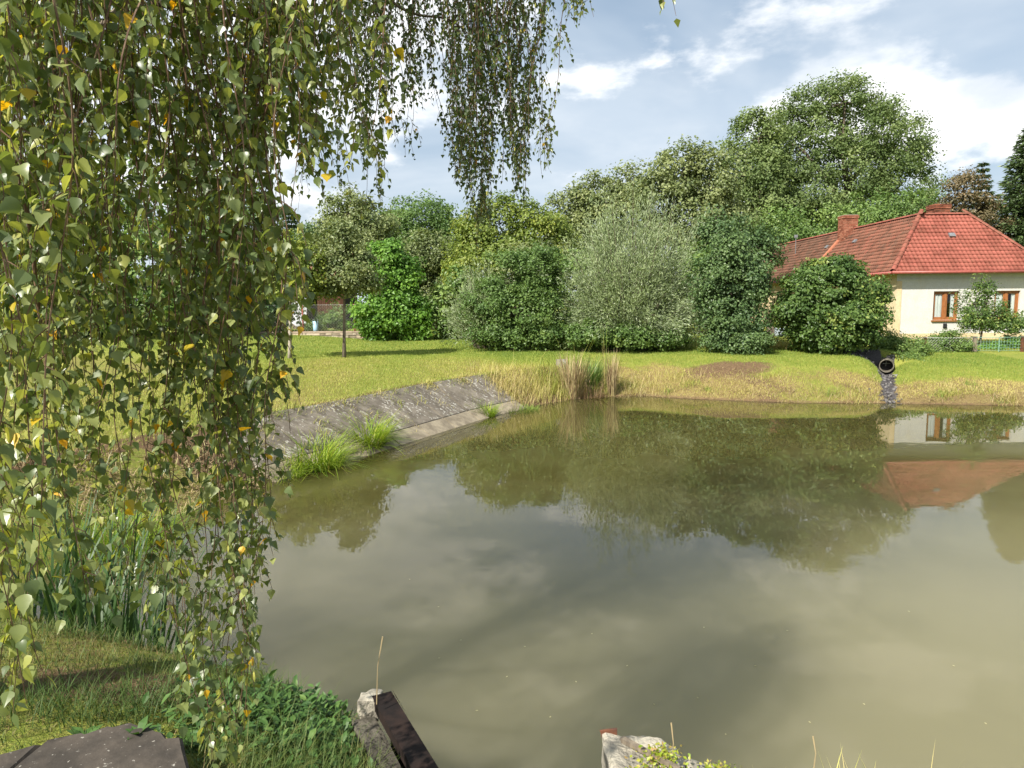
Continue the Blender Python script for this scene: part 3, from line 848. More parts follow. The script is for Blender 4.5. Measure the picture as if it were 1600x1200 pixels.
for (a0, a1) in win:
    wnd = thing('window', (a0, WY0 + .1, wz0), None, None); wnd.parent = H
    wnd.matrix_world = Matrix.Translation((a0, WY0 + .1, wz0))
    wW, wH = a1 - a0, wz1 - wz0
    def lb(name, boxes, mt):
        q = MB()
        for lo, hi in boxes: q.box(lo, hi)
        return meshobj(name, q.verts(), q.faces(), mt, wnd)
    t_ = .075
    lb('frame', [((0, 0, 0), (t_, .07, wH)), ((wW - t_, 0, 0), (wW, .07, wH)), ((t_, 0, wH - t_), (wW - t_, .07, wH)), ((t_, 0, 0), (wW - t_, .07, t_)), ((wW / 2 - .05, -.012, t_), (wW / 2 + .05, .07, wH - t_))], WOOD_O)
    for s0 in (t_, wW / 2 + .05):
        s1 = s0 + wW / 2 - t_ - .05; e = .05
        lb('sash', [((s0, .01, t_), (s0 + e, .05, wH - t_)), ((s1 - e, .01, t_), (s1, .05, wH - t_)), ((s0 + e, .01, t_), (s1 - e, .05, t_ + e)), ((s0 + e, .01, wH - t_ - e), (s1 - e, .05, wH - t_))], WOOD_O)
        q = MB(); q.add([[s0 + e, .03, t_ + e], [s1 - e, .03, t_ + e], [s1 - e, .03, wH - t_ - e], [s0 + e, .03, wH - t_ - e]], quads=[[0, 1, 2, 3]])
        meshobj('pane', q.verts(), q.faces(), GLASS, wnd)
    cxs = np.linspace(t_, wW - t_, 41); cyy = .055 + .010 * np.sin(cxs * 46) + .005 * np.sin(cxs * 91)
    V = np.vstack([np.stack([cxs, cyy, np.full(41, .06)], -1), np.stack([cxs, cyy, np.full(41, wH - .05)], -1)])
    mid = (cxs > wW / 2) & (cxs < wW * .72)
    q = np.array([[i, i + 1, i + 42, i + 41] for i in range(40) if not mid[i]])
    meshobj('curtain', V, q, CURTAIN, wnd, smooth=True)
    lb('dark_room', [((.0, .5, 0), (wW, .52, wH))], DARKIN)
    q = MB(); q.box((-.06, -.17, -.06), (wW + .06, .0, -.004)); meshobj('sill', q.verts(), q.faces(), WOOD_O, wnd)
b = MB(); vx, vz = atY(1476, 507, 30)[0], atY(1476, 509, 30)[2]; b.box((vx - .07, WY0 - .05, vz - .09), (vx + .07, WY0 - .002, vz + .09)); b.box((vx - .05, WY0 - .085, vz - .06), (vx + .05, WY0 - .05, vz + .03)); b.build('wall_vent', BLACK, H)
# roof decks (continuous slabs under the tiles)
def deck(name, P, th=.05):
    P = np.array(P, float); n = unit(np.cross(P[1] - P[0], P[2] - P[0])); k = len(P)
    V = np.vstack([P - n * .01, P - n * th]); q = MB()
    tp = [[0, i, i + 1] for i in range(1, k - 1)]; bt = [[k, k + i + 1, k + i] for i in range(1, k - 1)]
    q.add(V, tris=tp + bt, quads=[[i, k + i, k + (i + 1) % k, (i + 1) % k] for i in range(k)])
    return q.build(name, ROOF_DECK, H)
ROOF_DECK = simple('roof_underlay', (.20, .07, .05), (.14, .06, .045), 5, .9, .1, .2, .01)
A_, B_, C_, D_ = (EX0, EY0, EZ), (EX1, EY0, EZ), (RX1, RY, RZ), (RX0, RY, RZ)
deck('roof_deck', [A_, B_, C_, D_])
deck('roof_deck', [(EX0, EYB, EZ), A_, D_, (RX0, EYB, RZ)])
deck('roof_deck', [B_, (EX1, EY0 + 2 * HW, EZ), C_])
deck('roof_deck', [(EX1, EY0 + 2 * HW, EZ), (RX0 + HW, EY0 + 2 * HW, EZ), D_, C_])
deck('roof_deck', [(RX0 + HW, EY0 + 2 * HW - .01, EZ), (RX0 + HW, EYB, EZ), (RX0, EYB, RZ), D_])
# tiles
tw, tl = .178, .2257
px7 = np.linspace(0, 1, 7); pz = .014 * np.cos(px7 * 2 * np.pi) + .012
TV = np.vstack([np.stack([px7, np.zeros(7), pz + .046], -1), np.stack([px7, np.ones(7) * 1.12, pz + .014], -1), np.stack([px7, np.zeros(7), pz + .018], -1)])
TQ = np.vstack([[i, i + 1, i + 8, i + 7] for i in range(6)] + [[14 + i, 15 + i, i + 1, i] for i in range(6)])
SL = math.hypot(HW, RZ - EZ); cs, sn = HW / SL, (RZ - EZ) / SL


def slope_tiles(org, ex, es, length, inside, tintf, r):
    en = np.cross(ex, es); O = []; T = []
    for j in range(15):
        n = int(length / tw) + 1
        for i in range(n):
            u = i * tw; v = j * tl
            if inside(u + tw / 2, v + tl / 2):
                O.append(org + ex * u + es * v); T.append(tintf(u, v) + r.normal(0, .09))
    return np.array(O), np.array(T), ex, es, en


r = rng(70)
ex, es = np.array([1., 0, 0]), np.array([0, cs, sn]); en = np.cross(ex, es)
O, T, *_ = slope_tiles(np.array(A_), ex, es, EX1 - EX0, lambda u, v: v * cs - .02 < u < (EX1 - EX0) - v * cs + .02, lambda u, v: .66 + .035 * v - .18 * (v < .7), r)
me_t = bpy.data.meshes.new('roof_tile')
tmpo = meshobj('roof_tile', TV * np.array([tw, tl, 1.]), TQ, ROOF, None, {'tint': np.full(len(TV), .66)}, smooth=True)
tile_me = tmpo.data; bpy.data.objects.remove(tmpo)
order = np.argsort(O[:, 1]); nobj = 300
vis = [i for i in order if O[i, 0] < 22.0][:nobj]; viss = set(vis)
for i in vis:
    Mx = Matrix.Identity(4); j = r.uniform(-.004, .004)
    for k in range(3): Mx[k][0] = ex[k]; Mx[k][1] = es[k]; Mx[k][2] = en[k]; Mx[k][3] = O[i, k] + en[k] * j - H.matrix_world.translation[k]
    linkcopy(tile_me, 'roof_tile', H, Mx)
rest = np.array([i for i in range(len(O)) if i not in viss])
parts = []
Vt, ft, tt = inst(TV, TQ, O[rest], np.tile(ex * tw, (len(rest), 1)), np.tile(es * tl, (len(rest), 1)), np.tile(en, (len(rest), 1)), T[rest]); parts.append((Vt, ft[0], tt))
ex2, es2 = np.array([0, -1., 0]), np.array([cs, 0, sn]); en2 = np.cross(ex2, es2)
org = np.array([EX0, EYB, EZ]); LL = EYB - EY0; yc = EYB - 38.4
O2, T2, *_ = slope_tiles(org, ex2, es2, LL, lambda u, v: 0 < u < LL - v * cs + .02, lambda u, v: .05 if u < yc else .26, r)
Vt, ft, tt = inst(TV, TQ, O2, np.tile(ex2 * tw, (len(O2), 1)), np.tile(es2 * tl, (len(O2), 1)), np.tile(en2, (len(O2), 1)), T2); parts.append((Vt, ft[0], tt))
V = np.vstack([q[0] for q in parts]); n0 = len(parts[0][0])
wpart('roof_tiles', V, np.vstack([parts[0][1], parts[1][1] + n0]), ROOF, H, attrs={'tint': np.concatenate([parts[0][2], parts[1][2]])}, smooth=True, kind='stuff')
# ridge and hip tiles
ha = np.linspace(0, np.pi, 7)
CV = np.vstack([np.stack([np.zeros(7), .105 * np.cos(ha), .085 * np.sin(ha)], -1), np.stack([np.ones(7) * .36, .085 * np.cos(ha), .07 * np.sin(ha)], -1)])
CQ = np.array([[i, i + 1, i + 8, i + 7] for i in range(6)])
tmpo = meshobj('ridge_tile', CV, CQ, ROOF, None, {'tint': np.full(14, .5)}, smooth=True); cap_me = tmpo.data; bpy.data.objects.remove(tmpo)
def ridge(a, c):
    a = np.array(a, float); c = np.array(c, float); L = np.linalg.norm(c - a); d = (c - a) / L; n = int(L / .31)
    side = unit(np.cross((0, 0, 1), d)); up = np.cross(d, side)
    for i in range(n + 1):
        o_ = a + d * (i * .31) + np.array([0, 0, .045])
        Mx = Matrix.Identity(4)
        for k in range(3): Mx[k][0] = d[k]; Mx[k][1] = side[k]; Mx[k][2] = up[k]; Mx[k][3] = o_[k] - H.matrix_world.translation[k]
        linkcopy(cap_me, 'ridge_tile', H, Mx)
ridge(A_, D_); ridge(B_, C_); ridge(D_, C_); ridge((RX0, EYB, RZ), D_)
b = MB()
for a, c in (((EX0 + .05, 38.4, EZ + .12), (RX0 - .45, 38.4, RZ - .36)),):
    a = np.array(a); c = np.array(c); mid = (a + c) / 2; d = unit(c - a); b.obox(mid, d, (0, 1, 0), np.cross(d, (0, 1, 0)), (np.linalg.norm(c - a) / 2, .13, .035))
b.build('roof_flashing', simple('flashing_terracotta', (.42, .17, .10), (.36, .13, .08), 6, .85, .1, .2, .01), H)
b = MB(); b.tube(np.array([(EX0 - .06, EY0 - .07, EZ - .04), (EX1 + .06, EY0 - .07, EZ - .04)]), .065, 8); b.build('gutter', GUTTER, H, smooth=True)
b = MB(); b.tube(np.array([(EX0 - .07, EY0 - .02, EZ - .05), (EX0 - .07, EYB, EZ - .05)]), .06, 8); b.build('gutter', GUTTER, H, smooth=True)
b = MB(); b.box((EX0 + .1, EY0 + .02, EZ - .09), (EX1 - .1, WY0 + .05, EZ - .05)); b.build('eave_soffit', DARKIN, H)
WHITE = simple('white_paint', (.70, .69, .66), (.6, .58, .54), 8, .6, .3, .1, .004)
b = MB(); a = np.array((EX0, EYB + .05, EZ + .06)); c = np.array((RX0, EYB + .05, RZ + .06)); d = unit(c - a); b.obox((a + c) / 2, d, (0, 1, 0), np.cross(d, (0, 1, 0)), (np.linalg.norm(c - a) / 2, .06, .08)); b.build('verge_board', WHITE, H)
STEEL = simple('zinc_grey', (.30, .31, .32), (.22, .22, .23), 12, .5, .4, .1, .003, metal=.5)
c = np.array(A_) + es * 2.05 + ex * 3.15 + en * .07; b = MB(); b.obox(c, ex, es, en, (.13, .10, .05)); b.build('roof_vent', STEEL, H)
for yy, vv in ((36.2, 2.35), (39.3, 2.3)):
    c = np.array([EX0, yy, EZ]) + es2 * vv + en2 * .07; b = MB(); b.obox(c, ex2, es2, en2, (.13, .10, .035)); b.build('roof_vent', STEEL, H)


def chimney(x, y, zlo, zhi, hx, hy, cap):
    q = MB(); q.box((x - hx + .012, y - hy + .012, zlo), (x + hx - .012, y + hy - .012, zhi)); core = q.build('chimney', MORTAR, H)
    rr = rng(int(x * 100)); bm_ = MB(); k = 0; zz = zlo
    while zz < zhi - .05:
        e = .03 if (cap and zz > zhi - .24) else 0
        for face in range(4):
            Lh = hx if face % 2 == 0 else hy; nbk = max(2, round(2 * Lh / .22)); bw = 2 * (Lh + e) / nbk
            for i in range(nbk + 1):
                u0 = -Lh - e + bw * (i - (.5 if k % 2 else 0)); u1 = u0 + bw - .012
                u0, u1 = max(u0, -Lh - e), min(u1, Lh + e)
                if u1 - u0 < .04: continue
                dpt = .0 + rr.uniform(-.004, .005) + e
                if face == 0: lo, hi = (x + u0, y - hy - dpt, zz), (x + u1, y - hy + .02, zz + .06)
                elif face == 2: lo, hi = (x + u0, y + hy - .02, zz), (x + u1, y + hy + dpt, zz + .06)
                elif face == 1: lo, hi = (x + hx - .02, y + u0, zz), (x + hx + dpt, y + u1, zz + .06)
                else: lo, hi = (x - hx - dpt, y + u0, zz), (x - hx + .02, y + u1, zz + .06)
                n0 = bm_.n; bm_.box(lo, hi); bm_.A[-1] = np.full(8, np.clip(rr.normal(.45, .2), 0, 1))
        zz += .073; k += 1
    ob = meshobj('bricks', bm_.verts() - np.array(H.matrix_world.translation), bm_.faces(), BRICK, core, {'tint': np.concatenate(bm_.A)}, kind='stuff')
    core.location = (0, 0, 0); return core


chimney(17.78, 38.1, 5.6, atY(1340, 336, 38)[2], .36, .36, True)
chimney(atY(1466, 330, 35)[0], 35.0, 5.0, atY(1466, 320, 35)[2], .36, .36, True)
b = MB(); ap = np.array([17.2, 43.5, 5.6]); b.tube(np.array([ap, ap + (0, 0, 1.2)]), .02, 5)
b.box((ap[0] - .1, ap[1] - .03, ap[2] + 1.05), (ap[0] + .1, ap[1] + .03, ap[2] + 1.22)); b.build('aerial_mast', STEEL, H)

# lean-to post and pale panel beside the elder
WOODP = simple('weathered_timber', (.16, .13, .10), (.24, .20, .15), 6, .9, .1, .5, .01, stretch=(5, 5, .6))
pb = atY(1203, 545, 29); pz0 = g1(pb[0], 29)
t = thing('timber_post', (pb[0], 29, pz0), 'square weathered timber post standing beside the pale panel', 'post')
b = MB(); b.box((pb[0] - .12, 28.9, pz0 - .1), (pb[0] + .12, 29.1, atY(1203, 508, 29)[2]), .008, rng(3)); b.build('shaft', WOODP, t)
b = MB(); zc = atY(1203, 508, 29)[2]; b.box((pb[0] - .15, 28.87, zc + .002), (pb[0] + .15, 29.13, zc + .06), .006, rng(4)); b.build('cap', WOODP, t)
q0 = atY(1209, 540, 30.5); q1 = atY(1228, 512, 30.5); t = thing('panel', (q0[0], 30.5, g1(q0[0], 30.5)), 'pale blue grey sheet panel behind the timber post', 'panel')
PALEBL = simple('pale_sheet', (.42, .48, .54), (.30, .34, .38), 3, .6, .3, .2, .01)
b = MB(); b.box((q0[0], 30.5, g1(q0[0], 30.5)), (q1[0], 30.56, q1[2])); b.build('sheet', PALEBL, t)
b = MB(); b.box((q0[0] - .05, 30.47, g1(q0[0], 30.5) - .1), (q0[0] - .003, 30.55, q1[2] + .05)); b.box((q1[0] + .003, 30.47, g1(q0[0], 30.5) - .1), (q1[0] + .05, 30.55, q1[2] + .05)); b.build('frame', WOODP, t, kind='stuff')

# colourful cloths on a low railing behind the willow
c0 = atY(1092, 496, 33); t = thing('clothes_rack', (c0[0], 33, g1(c0[0], 33)), 'pink and orange cloths hung over a low dark railing behind the willow', 'clothes rack')
gzc = g1(c0[0], 33); b = MB()
for i in range(7): xx = c0[0] - .6 + i * .2; b.tube(np.array([(xx, 33, gzc), (xx, 33, gzc + 1.0)]), .012, 5)
b.tube(np.array([(c0[0] - .65, 33, gzc + 1.0), (c0[0] + .65, 33, gzc + 1.0)]), .015, 5); b.build('railing', BLACK, t, kind='stuff')
for i, (cc, w_) in enumerate((((.55, .10, .30), .24), ((.62, .60, .66), .14), ((.60, .16, .05), .26), ((.55, .22, .10), .2), ((.10, .10, .2), .16), ((.6, .58, .6), .15))):
    xx = c0[0] - .58 + .2 * i; uu = np.linspace(0, 1, 6); zt = gzc + 1.03
    V = []; 
    for k, s_ in enumerate(np.linspace(-1, 1, 7)):
        for u_ in uu: V.append((xx + u_ * w_, 33 + .03 * s_ + .02 * math.sin(u_ * 9 + i), zt - .45 * abs(s_) + (.0 if abs(s_) > .1 else .01)))
    q = [[k * 6 + j, k * 6 + j + 1, k * 6 + j + 7, k * 6 + j + 6] for k in range(6) for j in range(5)]
    wpart('cloth', V, np.array(q), simple('cloth_%d' % i, cc, tuple(x * .7 for x in cc), 10, .9, .1, .1, .005), t, smooth=True)

# ------------------------------------------------------------------ fences, wall, shed
RUST = simple('rusty_steel', (.16, .065, .035), (.08, .04, .028), 14, .85, .2, .4, .004)
REDP = simple('red_oxide_post', (.34, .085, .055), (.24, .06, .04), 9, .7, .25, .2, .004)
WIRE = simple('galvanised_wire', (.38, .39, .36), (.30, .31, .29), 9, .6, .3, .05, .001)
GWIRE = simple('green_wire', (.22, .38, .29), (.18, .30, .24), 9, .6, .3, .05, .001)


def strip(bm_, a, c, wd, y0=0):
    """thin square wire"""
    bm_.tube(np.array([a, c]), wd, 3, cap=False)


def mesh_panel(p0, p1, z0, z1, step, wd, diag=True):
    bm_ = MB(); p0 = np.array(p0, float); p1 = np.array(p1, float); L = np.linalg.norm(p1 - p0); d = (p1 - p0) / L; Hh = z1 - z0
    P3 = lambda s, z: np.array([p0[0] + d[0] * s, p0[1] + d[1] * s, z0 + z])
    if diag:
        k = -Hh
        while k < L:
            for sg in (1, -1):
                s0, zA = (k, 0) if sg > 0 else (k, Hh); s1, zB = (k + Hh, Hh) if sg > 0 else (k + Hh, 0)
                if s0 < 0: zA += (zB - zA) * (-s0 / Hh); s0 = 0
                if s1 > L: zB = zA + (zB - zA) * ((L - s0) / (s1 - s0)); s1 = L
                if s1 - s0 > .02: strip(bm_, P3(s0, zA), P3(s1, zB), wd)
            k += step
    else:
        for s_ in np.arange(0, L, step): strip(bm_, P3(s_, 0), P3(s_, Hh), wd)
        for z_ in np.arange(0, Hh + .01, step): strip(bm_, P3(0, z_), P3(L, z_), wd)
    return bm_


# garden fence before the house
FY = 26.6; fx = [atY(p_, 540, FY)[0] for p_ in (1372, 1445, 1523, 1597, 1672)]
fz = [g1(x_, FY) for x_ in fx]; topz = atY(1500, 527, FY)[2]
t = thing('garden_fence', (fx[1], FY, fz[1]), 'wire garden fence with rusty posts in front of the white house', 'fence')
for i, x_ in enumerate(fx):
    b = MB(); hw = .045 if i != 2 else .07; b.box((x_ - hw, FY - .04, fz[i] - .2), (x_ + hw, FY + .04, topz + .03)); b.build('post', RUST if i != 2 else WOODP, t)
for i in range(4):
    gm = GWIRE if i >= 2 else WIRE
    mesh_panel((fx[i], FY), (fx[i + 1], FY), max(fz[i], fz[i + 1]) + .04, topz, .11, .0055, diag=(i < 2)).build('wire_mesh', gm, t, kind='stuff')
    b = MB(); b.tube(np.array([(fx[i], FY - .05, topz), ((fx[i] + fx[i + 1]) / 2, FY - .05, topz - .02), (fx[i + 1], FY - .05, topz)]), .011, 5); b.build('top_rail', gm, t, smooth=True)
b = MB(); xm = (fx[2] + fx[3]) / 2; b.tube(np.array([(xm, FY - .04, fz[2]), (xm, FY - .04, topz)]), .013, 5); b.build('stay', GWIRE, t)

# stone wall
SWY = 34.0; sx0, sx1 = -19.0, atY(605, 520, SWY)[0]; stz = atY(600, 517, SWY)[2]
STONE = tintmat('wall_stone', [(0., (.22, .18, .13)), (.5, (.42, .37, .29)), (1., (.52, .40, .30))], .95, .1, 14., rnd=.9, bstr=.6)
CAPM = simple('wall_cap', (.42, .33, .25), (.33, .26, .2), 8, .95, .1, .4, .01)
t = thing('stone_wall', (sx1, SWY, stz - .5), 'low pale stone garden wall with a flat coping beyond the lawn', 'wall')
b = MB(); b.box((sx0, SWY + .05, stz - .75), (sx1 - .03, SWY + .27, stz - .07)); b.box((sx1 - .24, SWY + .27, stz - .75), (sx1 - .04, SWY + 14, stz - .07)); b.build('core', MORTAR, t)
sr = rng(81); stone_me = []
for k in range(5):
    q = MB(); q.box((-.5, -.5, -.5), (.5, .5, .5), .09, sr); o_ = meshobj('stone', q.verts(), q.faces(), STONE, None, {'tint': np.full(8, .5)}); stone_me.append(o_.data); bpy.data.objects.remove(o_)
def lay(origin, d, L, nx_):
    for row in range(4):
        s_ = -sr.uniform(0, .15)
        while s_ < L - .03:
            wd = sr.uniform(.18, .42); e = min(s_ + wd, L); a0 = max(s_, 0)
            if e - a0 > .06:
                zc = stz - .135 - row * .125
                c = np.array(origin) + np.array(d) * ((a0 + e) / 2) + np.array([0, 0, zc])
                Mx = Matrix.Translation(Vector(c) - t.matrix_world.translation) @ Matrix.Rotation(nx_, 4, 'Z') @ Matrix.Diagonal((e - a0 - .015, .12, .112 * sr.uniform(.9, 1.02), 1))
                linkcopy(stone_me[sr.integers(5)], 'stone', t, Mx)
            s_ += wd
lay((sx0 + 5, SWY + .04, 0), (1, 0, 0), sx1 - sx0 - 5, 0.)
lay((sx1 - .04, SWY + .05, 0), (0, 1, 0), 5.0, math.pi / 2)
s_ = sx0
while s_ < sx1: 
    e = min(s_ + .95, sx1 + .03); b = MB(); b.box((s_, SWY - .03, stz - .068), (e - .012, SWY + .31, stz), .004, sr); b.build('coping', CAPM, t); s_ += .95
# fence on the wall
t = thing('chain_link_fence', (sx1, SWY + .15, stz), 'chain link fence on red posts along the stone wall', 'fence')
fpx = [310, 391, 472, 553, 595]; pxs = [atY(p_, 500, SWY)[0] for p_ in fpx]; ftop = atY(553, 476, SWY)[2]
for x_ in pxs:
    b = MB(); b.tube(np.array([(x_, SWY + .15, stz - .02), (x_ - .01, SWY + .15, ftop + .03)]), .042, 8); b.build('post', REDP, t, smooth=True)
for i in range(len(pxs) - 1):
    mesh_panel((pxs[i], SWY + .1), (pxs[i + 1], SWY + .1), stz + .03, ftop, .13, .0035).build('wire_mesh', WIRE, t, kind='stuff')
b = MB(); b.tube(np.array([(pxs[0], SWY + .1, ftop), (pxs[-1], SWY + .1, ftop)]), .008, 4); b.build('top_wire', WIRE, t)
for k, (yy, px_) in enumerate(((42, 690), (46, 688))):
    pass
t = thing('chain_link_fence', (sx1 - .1, SWY + 9, stz), 'wire fence with thin posts along the grassy path', 'fence')
for yy in (SWY + 8.5, SWY + 11, SWY + 13.8):
    b = MB(); b.tube(np.array([(sx1 - .14, yy, stz - .02), (sx1 - .14, yy, stz + 1.15)]), .035, 6); b.build('post', STEEL, t, smooth=True)
mesh_panel((sx1 - .1, SWY + 8.5), (sx1 - .1, SWY + 13.8), stz + .03, stz + 1.1, .16, .0045).build('wire_mesh', WIRE, t, kind='stuff')

# timber shed beyond the wall
BOARD = tintmat('shed_board', [(0., (.07, .035, .022)), (.5, (.13, .065, .04)), (1., (.20, .11, .07))], .9, .1, 8., rnd=.7, bstr=.5)
SY = 42.0; s0, s1, s2 = atY(466, 480, SY)[0], atY(496, 480, SY)[0], atY(538, 480, SY)[0]; szb = g1(s1, SY); szt = atY(500, 438, SY)[2]
t = thing('timber_shed', (s1, SY, szb), 'brown timber shed with a dark open bay behind the young maple', 'shed')
nbd = 13; bw = (s2 - s1) / nbd
for i in range(nbd):
    b = MB(); b.box((s1 + i * bw, SY - .01 * (i % 2), szb - .1), (s1 + (i + 1) * bw - .012, SY + .03, szt), .003, sr); b.build('board', BOARD, t)
b = MB(); b.box((s0 - 3.0, SY + 3, szb - .1), (s2, SY + 3.1, szt + .6)); b.box((s2 - .1, SY + .04, szb - .1), (s2, SY + 3, szt)); b.box((s1 + .02, SY + .05, szb - .1), (s1 + .1, SY + 2.99, szt)); b.build('inner_wall', DARKIN, t, kind='stuff')
b = MB()
P = np.array([(s0 - 3.2, SY - .5, szt + .0), (s2 + .3, SY - .5, szt + .0), (s2 + .3, SY + 3.3, szt + 1.7), (s0 - 3.2, SY + 3.3, szt + 1.7)])
b.add(np.vstack([P, P + (0, 0, .09)]), quads=[[3, 2, 1, 0], [4, 5, 6, 7], [0, 1, 5, 4], [1, 2, 6, 5], [2, 3, 7, 6], [3, 0, 4, 7]]); b.build('roof', simple('shed_roof', (.24, .12, .08), (.16, .09, .06), 5, .9, .1, .4, .02), t)
b = MB(); b.box((s0 - 3.2, SY - .56, szt - .09), (s2 + .3, SY - .505, szt + .10)); b.build('fascia', simple('red_fascia', (.42, .10, .05), (.36, .09, .04), 6, .6, .3, .05, .002), t)
for x_ in (s0 - 3.0, s0 - .1):
    b = MB(); b.box((x_, SY - .06, szb - .1), (x_ + .14, SY + .08, szt - .01)); b.build('post', WOODP, t)
TARP = simple('grey_tarp', (.46, .47, .48), (.34, .35, .36), 5, .6, .3, .3, .02)
a = atY(452, 472, 40.5); c = atY(477, 473, 40.5); tp = atY(463, 452, 40.5); gt = g1(a[0], 40.5)
t = thing('tarpaulin', (a[0], 40.5, gt), 'grey tarpaulin draped over a stack in front of the shed', 'tarpaulin')
uu = np.linspace(0, 1, 9); V = []
for k in range(7):
    f_ = k / 6; 
    for u_ in uu:
        z_ = gt + (tp[2] - gt) * (1 - f_ ** 1.4) * (1 - .35 * abs(u_ - .45)) ; V.append((a[0] + (c[0] - a[0]) * u_ * (1 + .1 * f_), 40.9 - .75 * f_ + .05 * math.sin(u_ * 12 + k), max(z_, gt + .25 + .1 * math.sin(u_ * 9))))
wpart('sheet', V, np.array([[k * 9 + j, k * 9 + j + 1, k * 9 + j + 10, k * 9 + j + 9] for k in range(6) for j in range(8)]), TARP, t, smooth=True)
b = MB(); b.box((a[0] + .1, 40.6, gt - .05), (c[0] - .1, 41.4, gt + .5 * (tp[2] - gt))); b.build('stack', WOODP, t)
bk = atY(493, 505, 35.2); gb = g1(bk[0], 35.2)
t = thing('bucket', (bk[0], 35.2, stz - .1), 'small pale blue bucket standing just behind the stone wall', 'bucket')
b = MB(); b.tube(np.array([(bk[0], 35.2, stz - .35), (bk[0], 35.2, bk[2] + .1)]), [.10, .14], 12); b.build('body', simple('bucket_blue', (.35, .55, .72), (.3, .48, .65), 5, .4, .4, .02, .001), t, smooth=True)
b = MB(); aa = np.linspace(0, np.pi, 9); b.tube(np.stack([bk[0] + .14 * np.cos(aa), np.full(9, 35.2), bk[2] + .1 + .12 * np.sin(aa)], -1), .008, 5); b.build('handle', STEEL, t)
tree_px('flower_shrub', 'low leafy flower shrub behind the chain link fence', 'shrub', 35.6, 512, [(515, 500, 22, 14), (535, 496, 20, 18), (490, 508, 18, 8)], L_MID, 60, 93, 0.094, .25, .02, seed=37, ntwig=10)
tree_px('weed_shrub', 'tangled green weeds along the wire fence beside the culvert pipe', 'shrub', 26.1, 1410, [(1400, 540, 26, 16), (1425, 545, 24, 14), (1380, 530, 18, 18), (1408, 560, 22, 10, -1.5)], L_MID, 130, 108, 0.062, .22, .015, seed=38, ntwig=20, tbias=.05)
tree_px('weed_shrub', 'leafy green weeds filling the wire panel under the house window', 'shrub', 26.9, 1484, [(1470, 540, 24, 16), (1500, 540, 24, 15), (1485, 530, 20, 12)], L_MID, 130, 108, 0.062, .22, .015, seed=39, ntwig=20, tbias=.12)
tree_px('weed_shrub', 'pale green weeds behind the green wire panel', 'shrub', 27.5, 1580, [(1550, 545, 24, 10), (1585, 538, 16, 14)], L_VINE, 60, 93, 0.062, .2, .015, seed=71, ntwig=10)

# ------------------------------------------------------------------ culvert pipe
CONC = simple('concrete_grey', (.30, .28, .24), (.20, .19, .16), 9, .95, .1, .5, .01)
CHEEK0 = simple('stained_concrete', (.17, .155, .125), (.085, .078, .06), 6, .95, .1, .6, .01)
pd = unit(np.array([-.5, -.9, -.05])); ps = unit(np.cross(pd, (0, 0, 1))); pu = np.cross(ps, pd)
t = thing('culvert_pipe', PIPE - (0, 0, .24), 'round concrete culvert pipe mouth opening above the gravel channel', 'pipe')
an = np.linspace(0, 2 * np.pi, 28, endpoint=False); ring = np.cos(an)[:, None] * ps + np.sin(an)[:, None] * pu
prof = [(.232, -3.0), (.232, -.02), (.226, .0), (.203, .0), (.198, -.02), (.198, -.6)]
V = np.vstack([PIPE + ring * rr + pd * dd_ for rr, dd_ in prof]); q = [[k * 28 + j, k * 28 + (j + 1) % 28, (k + 1) * 28 + (j + 1) % 28, (k + 1) * 28 + j] for k in range(5) for j in range(28)]
wpart('pipe_wall', V, np.array(q), CHEEK0, t, smooth=True)
V = np.vstack([PIPE + ring * .198 + pd * -.55, PIPE + pd * -.55]); wpart('pipe_shade_disc', V, np.array([[j, (j + 1) % 28, 28] for j in range(28)]), DARKIN, t)  # added dark disc standing in for the shade inside the pipe
b = MB(); b.tube(np.array([PIPE + ps * -.1 - pd * .25 + pu * .06, PIPE + ps * .12 - pd * .25 + pu * .05]), .008, 5); b.tube(np.array([PIPE + ps * .02 - pd * .25 + pu * .13, PIPE + ps * .03 - pd * .25 - pu * .04]), .008, 5); b.build('cross_bar', simple('pale_rod', (.5, .5, .48), (.4, .4, .38), 9, .6, .3, .05, .001), t)
pp = onZ(1165, 575, .98); t2 = meshobj('metal_plate', np.array([[-.22, -.1, 0], [.22, -.12, .01], [.23, .12, .03], [-.2, .12, .02], [-.22, -.1, .03], [.22, -.12, .04], [.23, .12, .06], [-.2, .12, .05]]), np.array([[3, 2, 1, 0], [4, 5, 6, 7], [0, 1, 5, 4], [1, 2, 6, 5], [2, 3, 7, 6], [3, 0, 4, 7]]), STEEL)
t2.location = (pp[0], pp[1], g1(pp[0], pp[1]) + .005); tag(t2, 'flat grey metal plate lying on the brown soil mound', 'plate')
sp_ = atY(878, 566, 22.6); t2 = thing('marker_stone', (sp_[0], 22.6, g1(sp_[0], 22.6)), 'grey concrete marker stone half hidden in the tall dry grass', 'stone')
b = MB(); b.box((sp_[0] - .16, 22.5, g1(sp_[0], 22.6) - .1), (sp_[0] + .16, 22.8, sp_[2] + .08), .03, rng(6)); b.build('block', CONC, t2)

